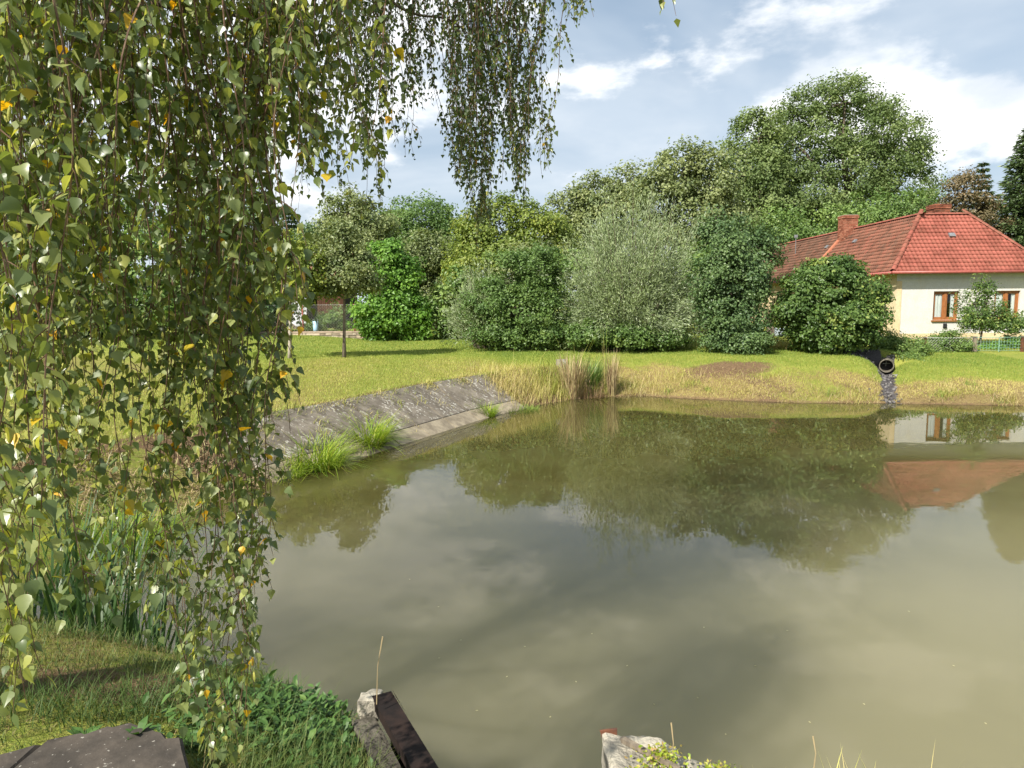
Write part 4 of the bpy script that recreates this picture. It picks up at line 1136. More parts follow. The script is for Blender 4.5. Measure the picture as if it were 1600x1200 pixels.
# ------------------------------------------------------------------ concrete bank revetment, slab by slab
def lich(nt, tcn, col):
    geo = node(nt, 'ShaderNodeNewGeometry'); P = geo.outputs['Position']
    oi = node(nt, 'ShaderNodeObjectInfo').outputs['Random']
    n = noise(nt, vmath(nt, 'MULTIPLY', P, (1, 1, 1)), 11, 6, .7)
    big = noise(nt, P, 1.3, 3, .5)
    f = mathn(nt, 'ADD', n, mathn(nt, 'MULTIPLY', mathn(nt, 'SUBTRACT', big, .5), .35))
    col = mixc(nt, mapr(nt, f, .57, .63, 0, .85), col, (.50, .48, .42))
    str_ = noise(nt, vmath(nt, 'MULTIPLY', P, (1., 3.5, .6)), 3.5, 5, .65)
    col = mixc(nt, mapr(nt, str_, .5, .68, 0, .7), col, (.085, .075, .055))
    mo = noise(nt, P, 5.5, 5, .7)
    col = mixc(nt, mapr(nt, mo, .60, .70, 0, .7), col, (.16, .15, .06))
    return mixc(nt, mapr(nt, oi, 0, 1, 0, .4), col, mixc(nt, 1., col, (.65, .65, .65), 'MULTIPLY'))


SLAB = simple('old_concrete', (.235, .205, .165), (.145, .125, .10), 3, .95, .1, .6, .01, extra=lich)
FOOT = simple('washed_concrete', (.31, .265, .19), (.19, .16, .115), 4, .9, .15, .5, .01)
line = POND[11:21]
seg = np.linalg.norm(np.diff(line, axis=0), axis=1); cum_ = np.concatenate([[0], np.cumsum(seg)])
t = thing('concrete_revetment', (-3.0, 13.5, 0), 'sloping lichen spotted concrete bank with a pale foot along the left shore', 'embankment')
def lpt(s_):
    x_ = np.interp(s_, cum_, line[:, 0]); y_ = np.interp(s_, cum_, line[:, 1])
    e = .5; dx = np.interp(s_ + e, cum_, line[:, 0]) - np.interp(s_ - e, cum_, line[:, 0]); dy = np.interp(s_ + e, cum_, line[:, 1]) - np.interp(s_ - e, cum_, line[:, 1])
    d = np.array([dx, dy]) / math.hypot(dx, dy); return np.array([x_, y_]), np.array([d[1], -d[0]]) 
s_ = .9; sr = rng(91)
while s_ < cum_[-1] - .9 and lpt(s_ + 1.0)[0][1] > 10.2:
    e = s_ + 1.12
    (p0, n0), (p1, n1) = lpt(s_), lpt(e - .04)
    if pond_sd(np.array([p0[0] + n0[0] * .3]), np.array([p0[1] + n0[1] * .3]))[0] < 0: n0, n1 = -n0, -n1
    j = sr.uniform(-.004, .004)
    def pt(p_, n_, d, z): return (p_[0] + n_[0] * d, p_[1] + n_[1] * d, z)
    def slab8(d0, za, d1, zb, th):
        return [pt(p0, n0, d0, za - th), pt(p1, n1, d0, za - th), pt(p1, n1, d1, zb - th), pt(p0, n0, d1, zb - th), pt(p0, n0, d0, za), pt(p1, n1, d0, za), pt(p1, n1, d1, zb), pt(p0, n0, d1, zb)]
    Q8 = np.array([[3, 2, 1, 0], [4, 5, 6, 7], [0, 1, 5, 4], [1, 2, 6, 5], [2, 3, 7, 6], [3, 0, 4, 7]])
    wpart('slab', slab8(.31, .215 + j, 1.32 + sr.uniform(-.03, .05), .865 + j, .10), Q8, SLAB, t)
    wpart('foot_slab', slab8(-.14, -.05 + j * .5, .298, .20 + j * .5, .12), Q8, FOOT, t)
    s_ = e

# ------------------------------------------------------------------ grass and ground cover
def blade_template(seg, curve):
    """unit blade along +x (length) bending in z, width in y"""
    V = []; 
    for k in range(seg):
        u = k / seg; V += [[u * (1 - .15 * curve * u), -.5 * (1 - .75 * u), -curve * u * u], [u * (1 - .15 * curve * u), .5 * (1 - .75 * u), -curve * u * u]]
    V.append([1 - .15 * curve, 0, -curve])
    f3 = [[2 * seg - 2, 2 * seg - 1, 2 * seg]]; f4 = [[2 * k, 2 * k + 1, 2 * k + 3, 2 * k + 2] for k in range(seg - 1)]
    return np.array(V, float), ([np.array(f3), np.array(f4)] if f4 else [np.array(f3)])


def blades(r, O, length, width, lean, tint, seg=1, curve=0., dirn=None):
    """blades rooted at O; lean = spread of the rise direction"""
    N = len(O)
    th = r.uniform(0, 2 * np.pi, N); ln = np.abs(r.normal(0, lean, N)) if np.isscalar(lean) else lean
    h = np.stack([np.cos(th), np.sin(th), 0 * th], -1)
    if dirn is not None: h = unit(h + dirn)
    A = unit(h * ln[:, None] + np.array([0, 0, 1.])); 
    ph = r.uniform(0, np.pi, N); s1 = unit(np.cross(A, np.stack([np.cos(ph), np.sin(ph), 0 * ph], -1)))
    C = unit(-h + A * np.sum(h * A, -1, keepdims=True)); B = unit(np.cross(C, A)) if seg > 1 else s1
    if seg == 1: C = np.cross(A, B)
    L = (length * r.uniform(.55, 1.25, N))[:, None]; W = (width * r.uniform(.7, 1.3, N))[:, None]
    tv, tf = blade_template(seg, curve)
    return inst(tv, tf, O, A * L, B * W, C * L, tint)


def merge(name, chunks, mt, label=None, cat=None, parent=None, kind='stuff'):
    V = []; f3 = []; f4 = []; t = []; n = 0
    for v, fl, ti in chunks:
        for f in fl: (f3 if f.shape[1] == 3 else f4).append(f + n)
        V.append(v); t.append(ti); n += len(v)
    fs = []
    if f3: fs.append(np.vstack(f3))
    if f4: fs.append(np.vstack(f4))
    V = np.vstack(V)
    if parent is not None: V = V - np.array(parent.matrix_world.translation)
    o = meshobj(name, V, fs, mt, parent, {'tint': np.concatenate(t)}, kind=kind)
    return tag(o, label, cat)


r = rng(101)


def scatter(n, x0, x1, y0, y1):
    x = r.uniform(x0, x1, n); y = r.uniform(y0, y1, n)
    z, d, wn, wl, wf, cd = ground_parts(x, y)
    return x, y, z, d, wn, wl, wf, cd


ch = []
# lawn left and far
for (n, x0, x1, y0, y1, ln, wd) in ((120000, -10, 1.5, 9.5, 26, .06, .013), (60000, -16, 1, 26, 40, .07, .016), (95000, -1, 17.5, 19.5, 26.8, .065, .014), (25000, -3, 30, 26.8, 34, .10, .02), (15000, -7, -1, 34, 60, .12, .03)):
    x, y, z, d, wn, wl, wf, cd = scatter(n, x0, x1, y0, y1)
    dr_ = dryness(x, y, d, wn, wl, wf)
    gv = np.hypot((x - 12.0), (y - 24.9) * .8)
    sl = np.exp(-(((x - 6.9) / 1.3) ** 2 + ((y - 22.2) / .6) ** 2))
    ok = (d > .12) & ~((wl > .4) & (d < 1.25 + .06 * bumps(x, y, 5.))) & ~((cd < .26 - .3 * bumps(x, y, 2.2)) & (y < 24.5)) & (gv > .9) & (r.uniform(0, 1, n) > sl * 1.1) & ~((y > 29.4) & (x > 15.9))
    x, y, z, dr_ = x[ok], y[ok], z[ok], dr_[ok]
    ti = np.clip(.16 + .58 * dr_ + .10 * bumps(x, y, 4.) + r.normal(0, .10, len(x)), 0, 1)
    ch.append(blades(r, np.stack([x, y, z - .005], -1), ln, wd, .5, ti))
merge('lawn_grass', ch, L_GRASS, 'short mown lawn grass around the pond', 'grass')

# cut straw lying on the far bank and on the slope behind the birch
ch = []
for (n, x0, x1, y0, y1) in ((24000, -1, 18, 18.6, 23.6), (15000, -8, -4.0, 8.4, 12.0)):
    x, y, z, d, wn, wl, wf, cd = scatter(n, x0, x1, y0, y1)
    ok = (d > -.06) & (d < 1.45 + bumps(x, y, 3.) * 1.9) & (r.uniform(0, 1, n) < .75 + 1.1 * bumps(x, y, 4.2)) & ~((cd < .18 - .3 * bumps(x, y, 2.2)) & (y < 24.0)) & ((wl < .5) | (y < 11.3))
    x, y, z = x[ok], y[ok], np.maximum(z[ok], 0.0); N = len(x)
    ti = np.clip(.46 + .55 * bumps(x, y, 2.6) + r.normal(0, .20, N), 0, 1)
    ch.append(blades(r, np.stack([x, y, z + .015], -1), .20, .011, 3.0, ti, 3, .45))
merge('cut_straw', ch, L_STRAW, 'cut yellow straw scattered along the far waterline', 'straw')

_ln = POND[11:21]; _cu = np.concatenate([[0], np.cumsum(np.linalg.norm(np.diff(_ln, axis=0), axis=1))])
def lpt_(q):
    a = np.array([np.interp(q, _cu, _ln[:, k]) for k in (0, 1)]); e = np.array([np.interp(q + .3, _cu, _ln[:, k]) for k in (0, 1)]) - np.array([np.interp(q - .3, _cu, _ln[:, k]) for k in (0, 1)])
    e = e / np.linalg.norm(e); return a, np.array([e[1], -e[0]]) * (1 if e[1] * -1 > 0 else -1) * (1 if e[1] < 0 else 1)
# tall dry grass round the reeds
ch = []
for (cx, cy, sx, sy, n, ln, tb) in ((.45, 20.3, .6, .42, 1100, .42, .75), (1.25, 21.0, .45, .4, 700, .58, .5), (2.2, 21.9, .7, .35, 500, .55, .35), (4.0, 22.0, .9, .3, 500, .35, .75), (-.15, 19.5, .3, .35, 500, .5, .85), (9.6, 26.4, .7, .3, 700, .6, .8), (8.0, 26.6, .4, .3, 300, .5, .85)):
    x = r.normal(cx, sx, n); y = r.normal(cy, sy, n); z = np.maximum(gz(x, y), 0)
    ok = pond_sd(x, y) > -.05; x, y, z = x[ok], y[ok], z[ok]
    ch.append(blades(r, np.stack([x, y, z - .02], -1), ln, .011, .38, np.clip(tb + r.normal(0, .16, len(x)), 0, 1), 4, .35))
for _ in range(46):
    cx = r.uniform(2.5, 17.5); n = int(r.uniform(30, 110)); sx = r.uniform(.08, .3)
    yl_ = np.interp(cx, POND[:11, 0][::-1], POND[:11, 1][::-1]) + abs(r.normal(0, .7)) + .05
    if polydist(np.array([cx]), np.array([yl_]), CHAN)[0] < .5: continue
    x = r.normal(cx, sx, n); y = r.normal(yl_, .12, n); z = np.maximum(gz(x, y), 0)
    ch.append(blades(r, np.stack([x, y, z - .01], -1), r.uniform(.12, .32), .010, .7, np.clip(r.choice([.2, .5, .85]) + r.normal(0, .16, n), 0, 1), 3, .5))
for _ in range(70):
    sq = r.uniform(.6, 9.5); pq, nq = lpt_(sq); off_ = r.choice([1.28, 1.33, 1.38]) if r.uniform() < .75 else r.uniform(.25, 1.0)
    n = int(r.uniform(25, 90)); cxy = pq + nq * off_
    x = r.normal(cxy[0], .12, n); y = r.normal(cxy[1], .14, n); dq = pond_sd(x, y); z = np.interp(dq, [-.14, .31, 1.32, 1.6], [-.05, .2, .85, .87])
    ch.append(blades(r, np.stack([x, y, z - .01], -1), r.uniform(.08, .2), .009, .8, np.clip(r.choice([.25, .5, .8]) + r.normal(0, .15, n), 0, 1), 3, .6))
merge('tall_grass', ch, L_GRASS, 'tall dry grass growing beside the reeds on the far corner', 'grass')


def clump(name, label, cat, x, y, n, ln, wd, lean, curve, mt, seed, spread, tmean=.4, tsd=.2, group=None, seg=5, zz=None):
    r = rng(seed); z0 = g1(x, y) if zz is None else zz
    t = thing(name, (x, y, z0), label, cat, group)
    a = r.uniform(0, 2 * np.pi, n); rr = spread * np.sqrt(r.uniform(0, 1, n))
    O = np.stack([x + rr * np.cos(a), y + rr * np.sin(a), np.full(n, z0 - .04)], -1)
    out = np.stack([np.cos(a), np.sin(a), 0 * a], -1) * 1.2
    V, f, ti = blades(r, O, ln, wd, lean, np.clip(r.normal(tmean, tsd, n), 0, 1), seg, curve, out)
    V = V - np.array((x, y, z0)); 
    meshobj('blades', V, f, mt, t, {'tint': ti}, kind='stuff'); return t


def shore(px, py): q = onZ(px, py, .03); return q[0], q[1]
SG = None
x, y = shore(586, 702); clump('sedge_tuft', 'rounded bright green sedge tuft at the foot of the concrete slabs', 'grass tuft', x - .15, y + .15, 800, .74, .015, .55, .75, L_SEDGE, 111, .26, .35, zz=.05)
x, y = shore(505, 728); clump('sedge_tuft', 'wide bright green sedge tuft close to the birch curtain', 'grass tuft', x - .15, y + .05, 800, .66, .015, .6, .8, L_SEDGE, 112, .45, .35, zz=.03)
x, y = shore(455, 742); clump('sedge_tuft', 'low green sedge half behind the trailing birch twigs', 'grass tuft', x - .1, y, 260, .45, .012, .6, .8, L_SEDGE, 113, .3, .3, zz=.03)
x, y = shore(763, 650); clump('sedge_tuft', 'small yellow green sedge tuft where the slabs end', 'grass tuft', x, y + .1, 260, .42, .012, .45, .6, L_SEDGE, 114, .16, .3, zz=.03)
x, y = shore(738, 640); clump('sedge_tuft', 'olive grass tuft growing in a slab joint', 'grass tuft', x - .2, y + .6, 160, .35, .012, .5, .6, L_GRASS, 115, .15, .4, zz=.25)
x, y = shore(810, 640); clump('shore_grass', 'low lush green grass spreading into the water at the corner', 'grass tuft', x, y + .1, 700, .22, .010, .9, .5, L_GRASS, 116, .55, .1, .1, zz=.0)
x, y = shore(896, 622); clump('dry_reed_bundle', 'tall bundle of dead straw coloured reeds at the water edge', 'reeds', x, y + .15, 400, 1.3, .026, .17, .15, L_STRAW, 117, .24, .52, .25, zz=-.02)
clump('green_reed_shoots', 'few green reed shoots rising out of the dead bundle', 'reeds', x, y + .2, 26, 1.9, .022, .2, .35, L_GRASS, 118, .18, .35, zz=-.02)
clump('fallen_reeds', 'brown collapsed reed stems beside the tall bundle', 'reeds', x + .5, y + .15, 150, .75, .018, 1.6, .35, L_STRAW, 119, .35, .15, .12, zz=.05)
x, y = shore(957, 618); clump('dry_reed_bundle', 'narrow second bundle of dead reeds with one long stalk', 'reeds', x, y + .1, 140, 1.35, .022, .13, .12, L_STRAW, 120, .12, .45, .2, zz=-.02)
x2, y2 = shore(948, 618); clump('reed_stalk', 'single tall thin green reed stalks', 'reeds', x2, y2 + .15, 7, 2.0, .016, .04, .05, L_GRASS, 121, .06, .5, zz=-.02)
clump('fallen_reeds', 'pale bent reed stems leaning towards the straw bank', 'reeds', x + .55, y + .15, 90, .65, .014, 1.3, .5, L_STRAW, 122, .35, .6, .2, zz=.02)
clump('weed_clump', 'dark green leafy weed between the two reed bundles', 'weeds', x - .7, y + .7, 420, .85, .02, .35, .3, L_MID, 123, .42, .45, .2, seg=3)
clump('sedge_tuft', 'bright grass tuft under the birch beside the iris leaves', 'grass tuft', -4.45, 7.9, 420, .6, .012, .6, .7, L_SEDGE, 124, .5, .15, .15, zz=.1)
clump('shore_weed', 'grey green weed on the upper edge of the slabs', 'weeds', *(onZ(478, 640, .95)[:2]), 220, .22, .012, .7, .4, L_WILLOW, 125, .22, .25, .2, seg=3)

# iris / reed leaves on the near left shore, every leaf a part
IB = []
for k in range(6):
    rr_ = rng(130 + k); tv, tf = blade_template(6, (.08, .2, .45, .15, .7, .3)[k]); tv = tv * np.array([1, .034, 1])
    o_ = meshobj('leaf', tv, tf, L_REED, None, {'tint': np.clip(np.linspace(.2, .7, len(tv)) + rr_.normal(0, .15), 0, 1)}, smooth=True); IB.append(o_.data); bpy.data.objects.remove(o_)
for lab, cx, cy, n, sp, ln in (('dark green clump of iris leaves by the near bank', -3.35, 5.35, 110, .55, 1.45), ('smaller iris clump leaning over the open water', -2.65, 4.95, 60, .25, 1.05), ('iris clump beside the pond end behind the birch leaves', -4.15, 6.0, 70, .45, 1.5)):
    t = thing('iris_clump', (cx, cy, -.05), lab, 'reeds'); rr_ = rng(int(abs(cx) * 100))
    for i in range(n):
        a = rr_.uniform(0, 2 * np.pi); q = sp * math.sqrt(rr_.uniform()); th = a + rr_.normal(0, .6); lean = abs(rr_.normal(.12, .2)); L = ln * rr_.uniform(.55, 1.15)
        A = unit(np.array([math.cos(th) * lean, math.sin(th) * lean, 1.])); Cc = unit(np.array([-math.cos(th), -math.sin(th), lean])); B = np.cross(Cc, A)
        Mx = Matrix.Identity(4)
        for k in range(3): Mx[k][0] = A[k] * L; Mx[k][1] = B[k]; Mx[k][2] = Cc[k] * L
        Mx[0][3] = q * math.cos(a); Mx[1][3] = q * math.sin(a); Mx[2][3] = -.05
        linkcopy(IB[rr_.integers(6)], 'leaf', t, Mx)

# ------------------------------------------------------------------ near bank: slabs, channel steel, broken concrete
PAVE = simple('dark_paving', (.085, .072, .060), (.05, .044, .038), 5, .92, .12, .5, .008, extra=lambda nt, tcn, col: mixc(nt, mapr(nt, noise(nt, node(nt, 'ShaderNodeNewGeometry').outputs['Position'], 45, 3, .6), .64, .70, 0, .7), col, (.38, .36, .32)))


def polyslab(name, pts, z, th, mt, label, cat, r, n=6, jit=.012):
    P = []
    for a, c in zip(pts, pts[1:] + pts[:1]):
        a = np.array(a); c = np.array(c)
        for k in range(n): P.append(a + (c - a) * k / n + r.normal(0, jit, 2) * (k > 0))
    P = np.array(P); k = len(P); cen = P.mean(0)
    inn = cen + (P - cen) * .96
    V = np.vstack([np.c_[P, np.full(k, z - th)], np.c_[P, np.full(k, z - .015)], np.c_[inn, np.full(k, z)], [[*cen, z + .004]]])
    q = [[j, (j + 1) % k, k + (j + 1) % k, k + j] for j in range(k)] + [[k + j, k + (j + 1) % k, 2 * k + (j + 1) % k, 2 * k + j] for j in range(k)]
    tr = [[2 * k + j, 2 * k + (j + 1) % k, 3 * k] for j in range(k)]
    o = meshobj(name, V - np.array([*cen, z]), [np.array(tr), np.array(q)], mt); o.location = (*cen, z); o.data.flip_normals() if False else None
    return tag(o, label, cat)


def Gn(px, py, z): return tuple(onZ(px, py, z)[:2])
ZS = 1.07
polyslab('paving_slab', [Gn(72, 1154, ZS), Gn(205, 1126, ZS), Gn(285, 1150, ZS), (-1.02, 2.05), (-1.95, 1.9)][::-1], ZS, .12, PAVE, 'dark worn concrete paving slab with a straight joint beside it', 'slab', rng(141))
polyslab('paving_slab', [Gn(-160, 1210, ZS), Gn(66, 1157, ZS), (-1.985, 1.9), (-2.9, 1.8)][::-1], ZS - .006, .12, PAVE, 'dark concrete paving slab mostly hidden by yellow edged birch leaves', 'slab', rng(142))


def rock(name, lo, hi, n, amp, mt, seed, shape=None, parent=None):
    """subdivided block with a broken surface"""
    r = rng(seed); lo = np.array(lo, float); hi = np.array(hi, float)
    bmx = MB(); g = np.linspace(-1, 1, n)
    U, W_ = np.meshgrid(g, g)
    u, v = U.ravel(), W_.ravel(); o = np.ones_like(u)
    ii = (np.arange(n - 1)[:, None] * n + np.arange(n - 1)[None]).ravel(); q = np.stack([ii, ii + 1, ii + n + 1, ii + n], -1)
    for V, fl in ((np.stack([u, v, o], -1), 0), (np.stack([u, v, -o], -1), 1), (np.stack([u, -o, v], -1), 0), (np.stack([u, o, v], -1), 1), (np.stack([o, u, v], -1), 0), (np.stack([-o, u, v], -1), 1)):
        bmx.add(V, quads=q[:, ::-1] if fl else q)
    V = bmx.verts(); Vs = V / (np.abs(V) ** 36).sum(1, keepdims=True) ** (1 / 36) * 1.0
    c = (lo + hi) / 2; h = (hi - lo) / 2; W = c + Vs * h
    if shape is not None: W = shape(W)
    ph = r.uniform(0, 6.28, (18, 3)); dv = r.normal(0, 1, (18, 3)); nz = 0
    for i in range(18): nz = nz + np.sin((W @ dv[i]) * (6 + 5 * i) + ph[i, 0]) / (1 + .6 * i)
    W = W + unit(Vs) * (nz * amp)[:, None]
    if parent is not None: W = W - np.array(parent.matrix_world.translation)
    return meshobj(name, W, bmx.faces(), mt, parent, smooth=False)


RUIN = simple('broken_concrete', (.40, .37, .30), (.24, .22, .18), 7, .95, .1, .9, .02)
CHEEK = simple('grey_old_concrete', (.11, .10, .08), (.06, .055, .045), 7, .95, .1, .9, .02)
# left sluice cheek with steel channel
t = thing('sluice_wall', (-.6, 2.9, .3), 'crumbling concrete sluice wall edged by a dark steel channel', 'wall')
dl = unit(np.array([.44, -.88, 0])); nl = np.array([dl[1], -dl[0], 0]); nl = -nl if nl[0] < 0 else nl
a0 = np.array([-.69, 3.40, -.03]); Lw = 2.1
def cheek(W):
    s_ = W[:, 0]; o_ = W[:, 1]
    return np.stack([a0[0] + dl[0] * s_ + nl[0] * o_, a0[1] + dl[1] * s_ + nl[1] * o_, W[:, 2]], -1)
rock('concrete', (0, -.15, -.5), (Lw, -.035, .77), 22, .012, CHEEK, 151, cheek, t)
b = MB(); cc = a0 + dl * (Lw / 2 + .02)
b.obox(cc + nl * .055 + (0, 0, .53), dl, nl, (0, 0, 1), (Lw / 2, .006, .34))
b.obox(cc + nl * .010 + (0, 0, .878), dl, nl, (0, 0, 1), (Lw / 2, .050, .006))
b.obox(cc + nl * -.032 + (0, 0, .848), dl, nl, (0, 0, 1), (Lw / 2, .006, .024))
b.build('steel_channel', simple('shaded_rust', (.022, .013, .010), (.010, .007, .006), 10, .8, .2, .4, .003), t)  # rust colour taken nearly black to paint in shade on the channel
b = MB(); e0 = a0 + dl * .02 + nl * .062; b.add(np.array([e0 + (0, 0, .90), e0 + dl * .13 + (0, 0, .895), e0 + dl * .15 + nl * .03 + (0, 0, .83), e0 + nl * .02 + (0, 0, .85)]), quads=[[0, 1, 2, 3]]); b.build('bent_flange', RUST, t)
rock('rubble', a0 + (-.09, -.06, .74), a0 + (.005, .02, .868), 14, .012, RUIN, 152, None, t)
# right broken concrete
t = thing('broken_concrete_block', (.8, 2.5, .4), 'broken concrete block with moss and a rusty plate by the sluice', 'concrete block')
def ruinf(W):
    z = W[:, 2] - .15 * np.clip((W[:, 0] - .62) / .5, 0, 2) * (W[:, 2] > .5); x = W[:, 0]; y = W[:, 1] - .10 * (x - .4)
    return np.stack([x, y, z], -1)
rock('concrete', (.39, 2.0, -.4), (.70, 2.90, .94), 20, .016, RUIN, 153, ruinf, t)
rock('concrete', (.68, 2.0, -.4), (1.35, 2.84, .955), 22, .014, RUIN, 154, ruinf, t)
b = MB(); e0 = np.array([.39, 2.90, .80]); b.add(np.array([e0 + (-.02, 0, .15), e0 + (.055, .0, .16), e0 + (.045, .01, -.1), e0 + (-.02, .012, .15), e0 + (.055, .012, .16), e0 + (.045, .02, -.1)]), tris=[[0, 1, 2], [5, 4, 3]], quads=[[0, 3, 4, 1], [1, 4, 5, 2], [2, 5, 3, 0]]); b.build('rusty_plate', RUST, t)
l0 = onZ(972, 1156, .97); l1 = onZ(1062, 1203, .965); ld = unit(l1 - l0); b = MB(); b.obox((l0 + l1) / 2, ld, np.cross((0, 0, 1), ld), (0, 0, 1), (np.linalg.norm(l1 - l0) / 2, .011, .009), .003, rng(9)); b.build('timber_lath', WOODP, t)
mz = []
rr_ = rng(155)
for cx, cy, cz, n in ((.60, 2.70, .955, 260), (.70, 2.58, .93, 200), (.82, 2.66, .90, 220), (.92, 2.60, .885, 160), (.52, 2.60, .95, 120)):
    C = np.stack([rr_.normal(cx, .035, n), rr_.normal(cy, .03, n), rr_.normal(cz + .02, .012, n)], -1)
    mz.append(leafcloud(rr_, C, .018, rr_.normal(0, 1, (n, 3)) + (0, 0, .8), .9, np.clip(rr_.normal(.7, .2, n), 0, 1)))
merge('moss', mz, L_SEDGE, parent=t)
rr_ = rng(156); O = np.stack([rr_.normal(1.25, .22, 70), rr_.normal(2.50, .06, 70), np.full(70, .78)], -1)
t = thing('dry_stalks', (1.25, 2.5, .8), 'thin pale dry grass stalks behind the broken concrete block', 'grass')
merge('stalks', [blades(rr_, O, .26, .006, .25, np.clip(rr_.normal(.8, .15, 70), 0, 1), 4, .15)], L_GRASS, parent=t)
for lab, px, py, zb, hh in (('single pale dry grass stem rising from the broken concrete', 1048, 1190, .9, .16), ('thin dead flower stem among the dry stalks', 1270, 1200, .85, .13), ('long dry grass stem arching over the steel channel end', 588, 1085, .95, .28)):
    q = onZ(px, py, zb); o_ = MB(); o_.tube(np.array([q + (0, 0, -.05), q + (.01, 0, hh * .5), q + (.035 if hh > .2 else .004, .02, hh)]), [.003, .002, .0035], 5); ob = o_.build('grass_stem', L_STRAW, None, tint=True); tag(ob, lab, 'grass stem')

# near bank grasses
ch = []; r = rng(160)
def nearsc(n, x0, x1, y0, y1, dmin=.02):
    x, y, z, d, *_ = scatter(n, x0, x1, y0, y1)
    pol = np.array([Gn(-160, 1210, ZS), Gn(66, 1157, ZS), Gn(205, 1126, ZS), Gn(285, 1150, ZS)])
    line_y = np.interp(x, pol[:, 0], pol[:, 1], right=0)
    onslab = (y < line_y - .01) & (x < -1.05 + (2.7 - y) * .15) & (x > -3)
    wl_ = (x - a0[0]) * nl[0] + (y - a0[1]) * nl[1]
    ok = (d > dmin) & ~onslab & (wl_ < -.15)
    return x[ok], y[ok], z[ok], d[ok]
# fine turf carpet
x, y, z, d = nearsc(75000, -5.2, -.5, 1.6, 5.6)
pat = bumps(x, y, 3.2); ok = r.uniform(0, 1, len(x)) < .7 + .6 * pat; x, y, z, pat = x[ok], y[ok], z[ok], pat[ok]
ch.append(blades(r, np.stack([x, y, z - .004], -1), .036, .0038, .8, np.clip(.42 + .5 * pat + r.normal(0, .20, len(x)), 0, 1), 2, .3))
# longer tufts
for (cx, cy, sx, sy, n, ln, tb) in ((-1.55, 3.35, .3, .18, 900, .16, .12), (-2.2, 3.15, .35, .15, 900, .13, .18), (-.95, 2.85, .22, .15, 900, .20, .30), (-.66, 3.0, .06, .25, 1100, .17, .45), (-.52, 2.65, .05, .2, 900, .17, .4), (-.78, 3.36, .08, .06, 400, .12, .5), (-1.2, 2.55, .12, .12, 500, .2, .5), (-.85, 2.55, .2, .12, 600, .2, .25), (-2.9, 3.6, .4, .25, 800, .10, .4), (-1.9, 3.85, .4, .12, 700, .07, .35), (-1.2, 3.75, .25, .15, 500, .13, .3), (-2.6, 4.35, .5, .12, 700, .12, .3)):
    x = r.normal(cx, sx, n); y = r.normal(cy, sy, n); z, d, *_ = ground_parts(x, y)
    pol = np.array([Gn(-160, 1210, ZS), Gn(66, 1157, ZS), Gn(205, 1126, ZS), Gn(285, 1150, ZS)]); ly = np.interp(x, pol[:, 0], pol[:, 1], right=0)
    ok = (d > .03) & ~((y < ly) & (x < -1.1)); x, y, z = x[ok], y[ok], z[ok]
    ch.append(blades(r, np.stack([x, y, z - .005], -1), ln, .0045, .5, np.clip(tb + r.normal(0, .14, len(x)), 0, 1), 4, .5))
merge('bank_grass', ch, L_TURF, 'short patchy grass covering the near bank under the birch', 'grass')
# leafy weeds
LWV = np.array([[0, 0, 0], [.25, -.16, .03], [.25, .16, .03], [.6, -.22, .04], [.6, .22, .04], [.6, 0, -.01], [.25, 0, 0], [1, 0, -.1]], float)
LWF = np.array([[0, 1, 6], [0, 6, 2], [1, 3, 5], [1, 5, 6], [6, 5, 4], [6, 4, 2], [3, 7, 5], [5, 7, 4]])
def weedleaves(r, C, h, size, tm):
    N = len(C); th = r.uniform(0, 6.28, N); el = r.uniform(-.1, .9, N)
    A = unit(np.stack([np.cos(th) * np.cos(el), np.sin(th) * np.cos(el), np.sin(el)], -1)); B = unit(np.cross((0, 0, 1.), A) + r.normal(0, .2, (N, 3))); n = np.cross(A, B)
    s = (size * r.uniform(.5, 1.3, N))[:, None]; O = C + np.array([0, 0, 1.]) * (r.uniform(0, 1, N) * h)[:, None]
    return inst(LWV, LWF, O, A * s, B * s, n * s, np.clip(r.normal(tm, .22, N), 0, 1))
ch = []
for (cx, cy, sx, sy, n) in ((-1.0, 3.35, .22, .16, 800), (-1.25, 3.15, .2, .14, 500), (-.85, 3.1, .14, .14, 400), (-1.35, 3.45, .2, .12, 300)):
    x = r.normal(cx, sx, n); y = r.normal(cy, sy, n); z, d, *_ = ground_parts(x, y); ok = d > .08
    ch.append(weedleaves(r, np.stack([x, y, z], -1)[ok], .09, .055, .45))
merge('leafy_weeds', ch, L_WEED, 'patch of broad leaved green weeds on the near bank', 'weeds')
for i, (px, py, nl_, sz, lab) in enumerate(((215, 1150, 14, .07, 'dandelion rosette spreading over the paving slab edge'), (130, 1120, 12, .07, 'small round leaved weed beside the dark slab'), (300, 1105, 16, .08, 'larger dandelion rosette under the trailing birch tip'), (470, 1180, 14, .08, 'lush weed rosette near the sluice wall'))):
    q = onZ(px, py, 1.05); q[2] = max(g1(q[0], q[1]), ZS - .02 if i == 0 else 0); rr_ = rng(170 + i)
    t = thing('dandelion_plant', q, lab, 'weed')
    o_ = meshobj('leaf', LWV * sz, LWF, L_WEED, None, {'tint': np.full(8, .45 + .1 * i % .3)}); lm = o_.data; bpy.data.objects.remove(o_)
    for k in range(nl_):
        Mx = Matrix.Rotation(2 * math.pi * k / nl_ + rr_.uniform(-.2, .2), 4, 'Z') @ Matrix.Rotation(-rr_.uniform(.15, .8), 4, 'Y') @ Matrix.Diagonal((*([rr_.uniform(.7, 1.3)] * 3), 1))
        linkcopy(lm, 'leaf', t, Mx)
q = onZ(400, 1060, 1.0); q[2] = g1(q[0], q[1]) + .04
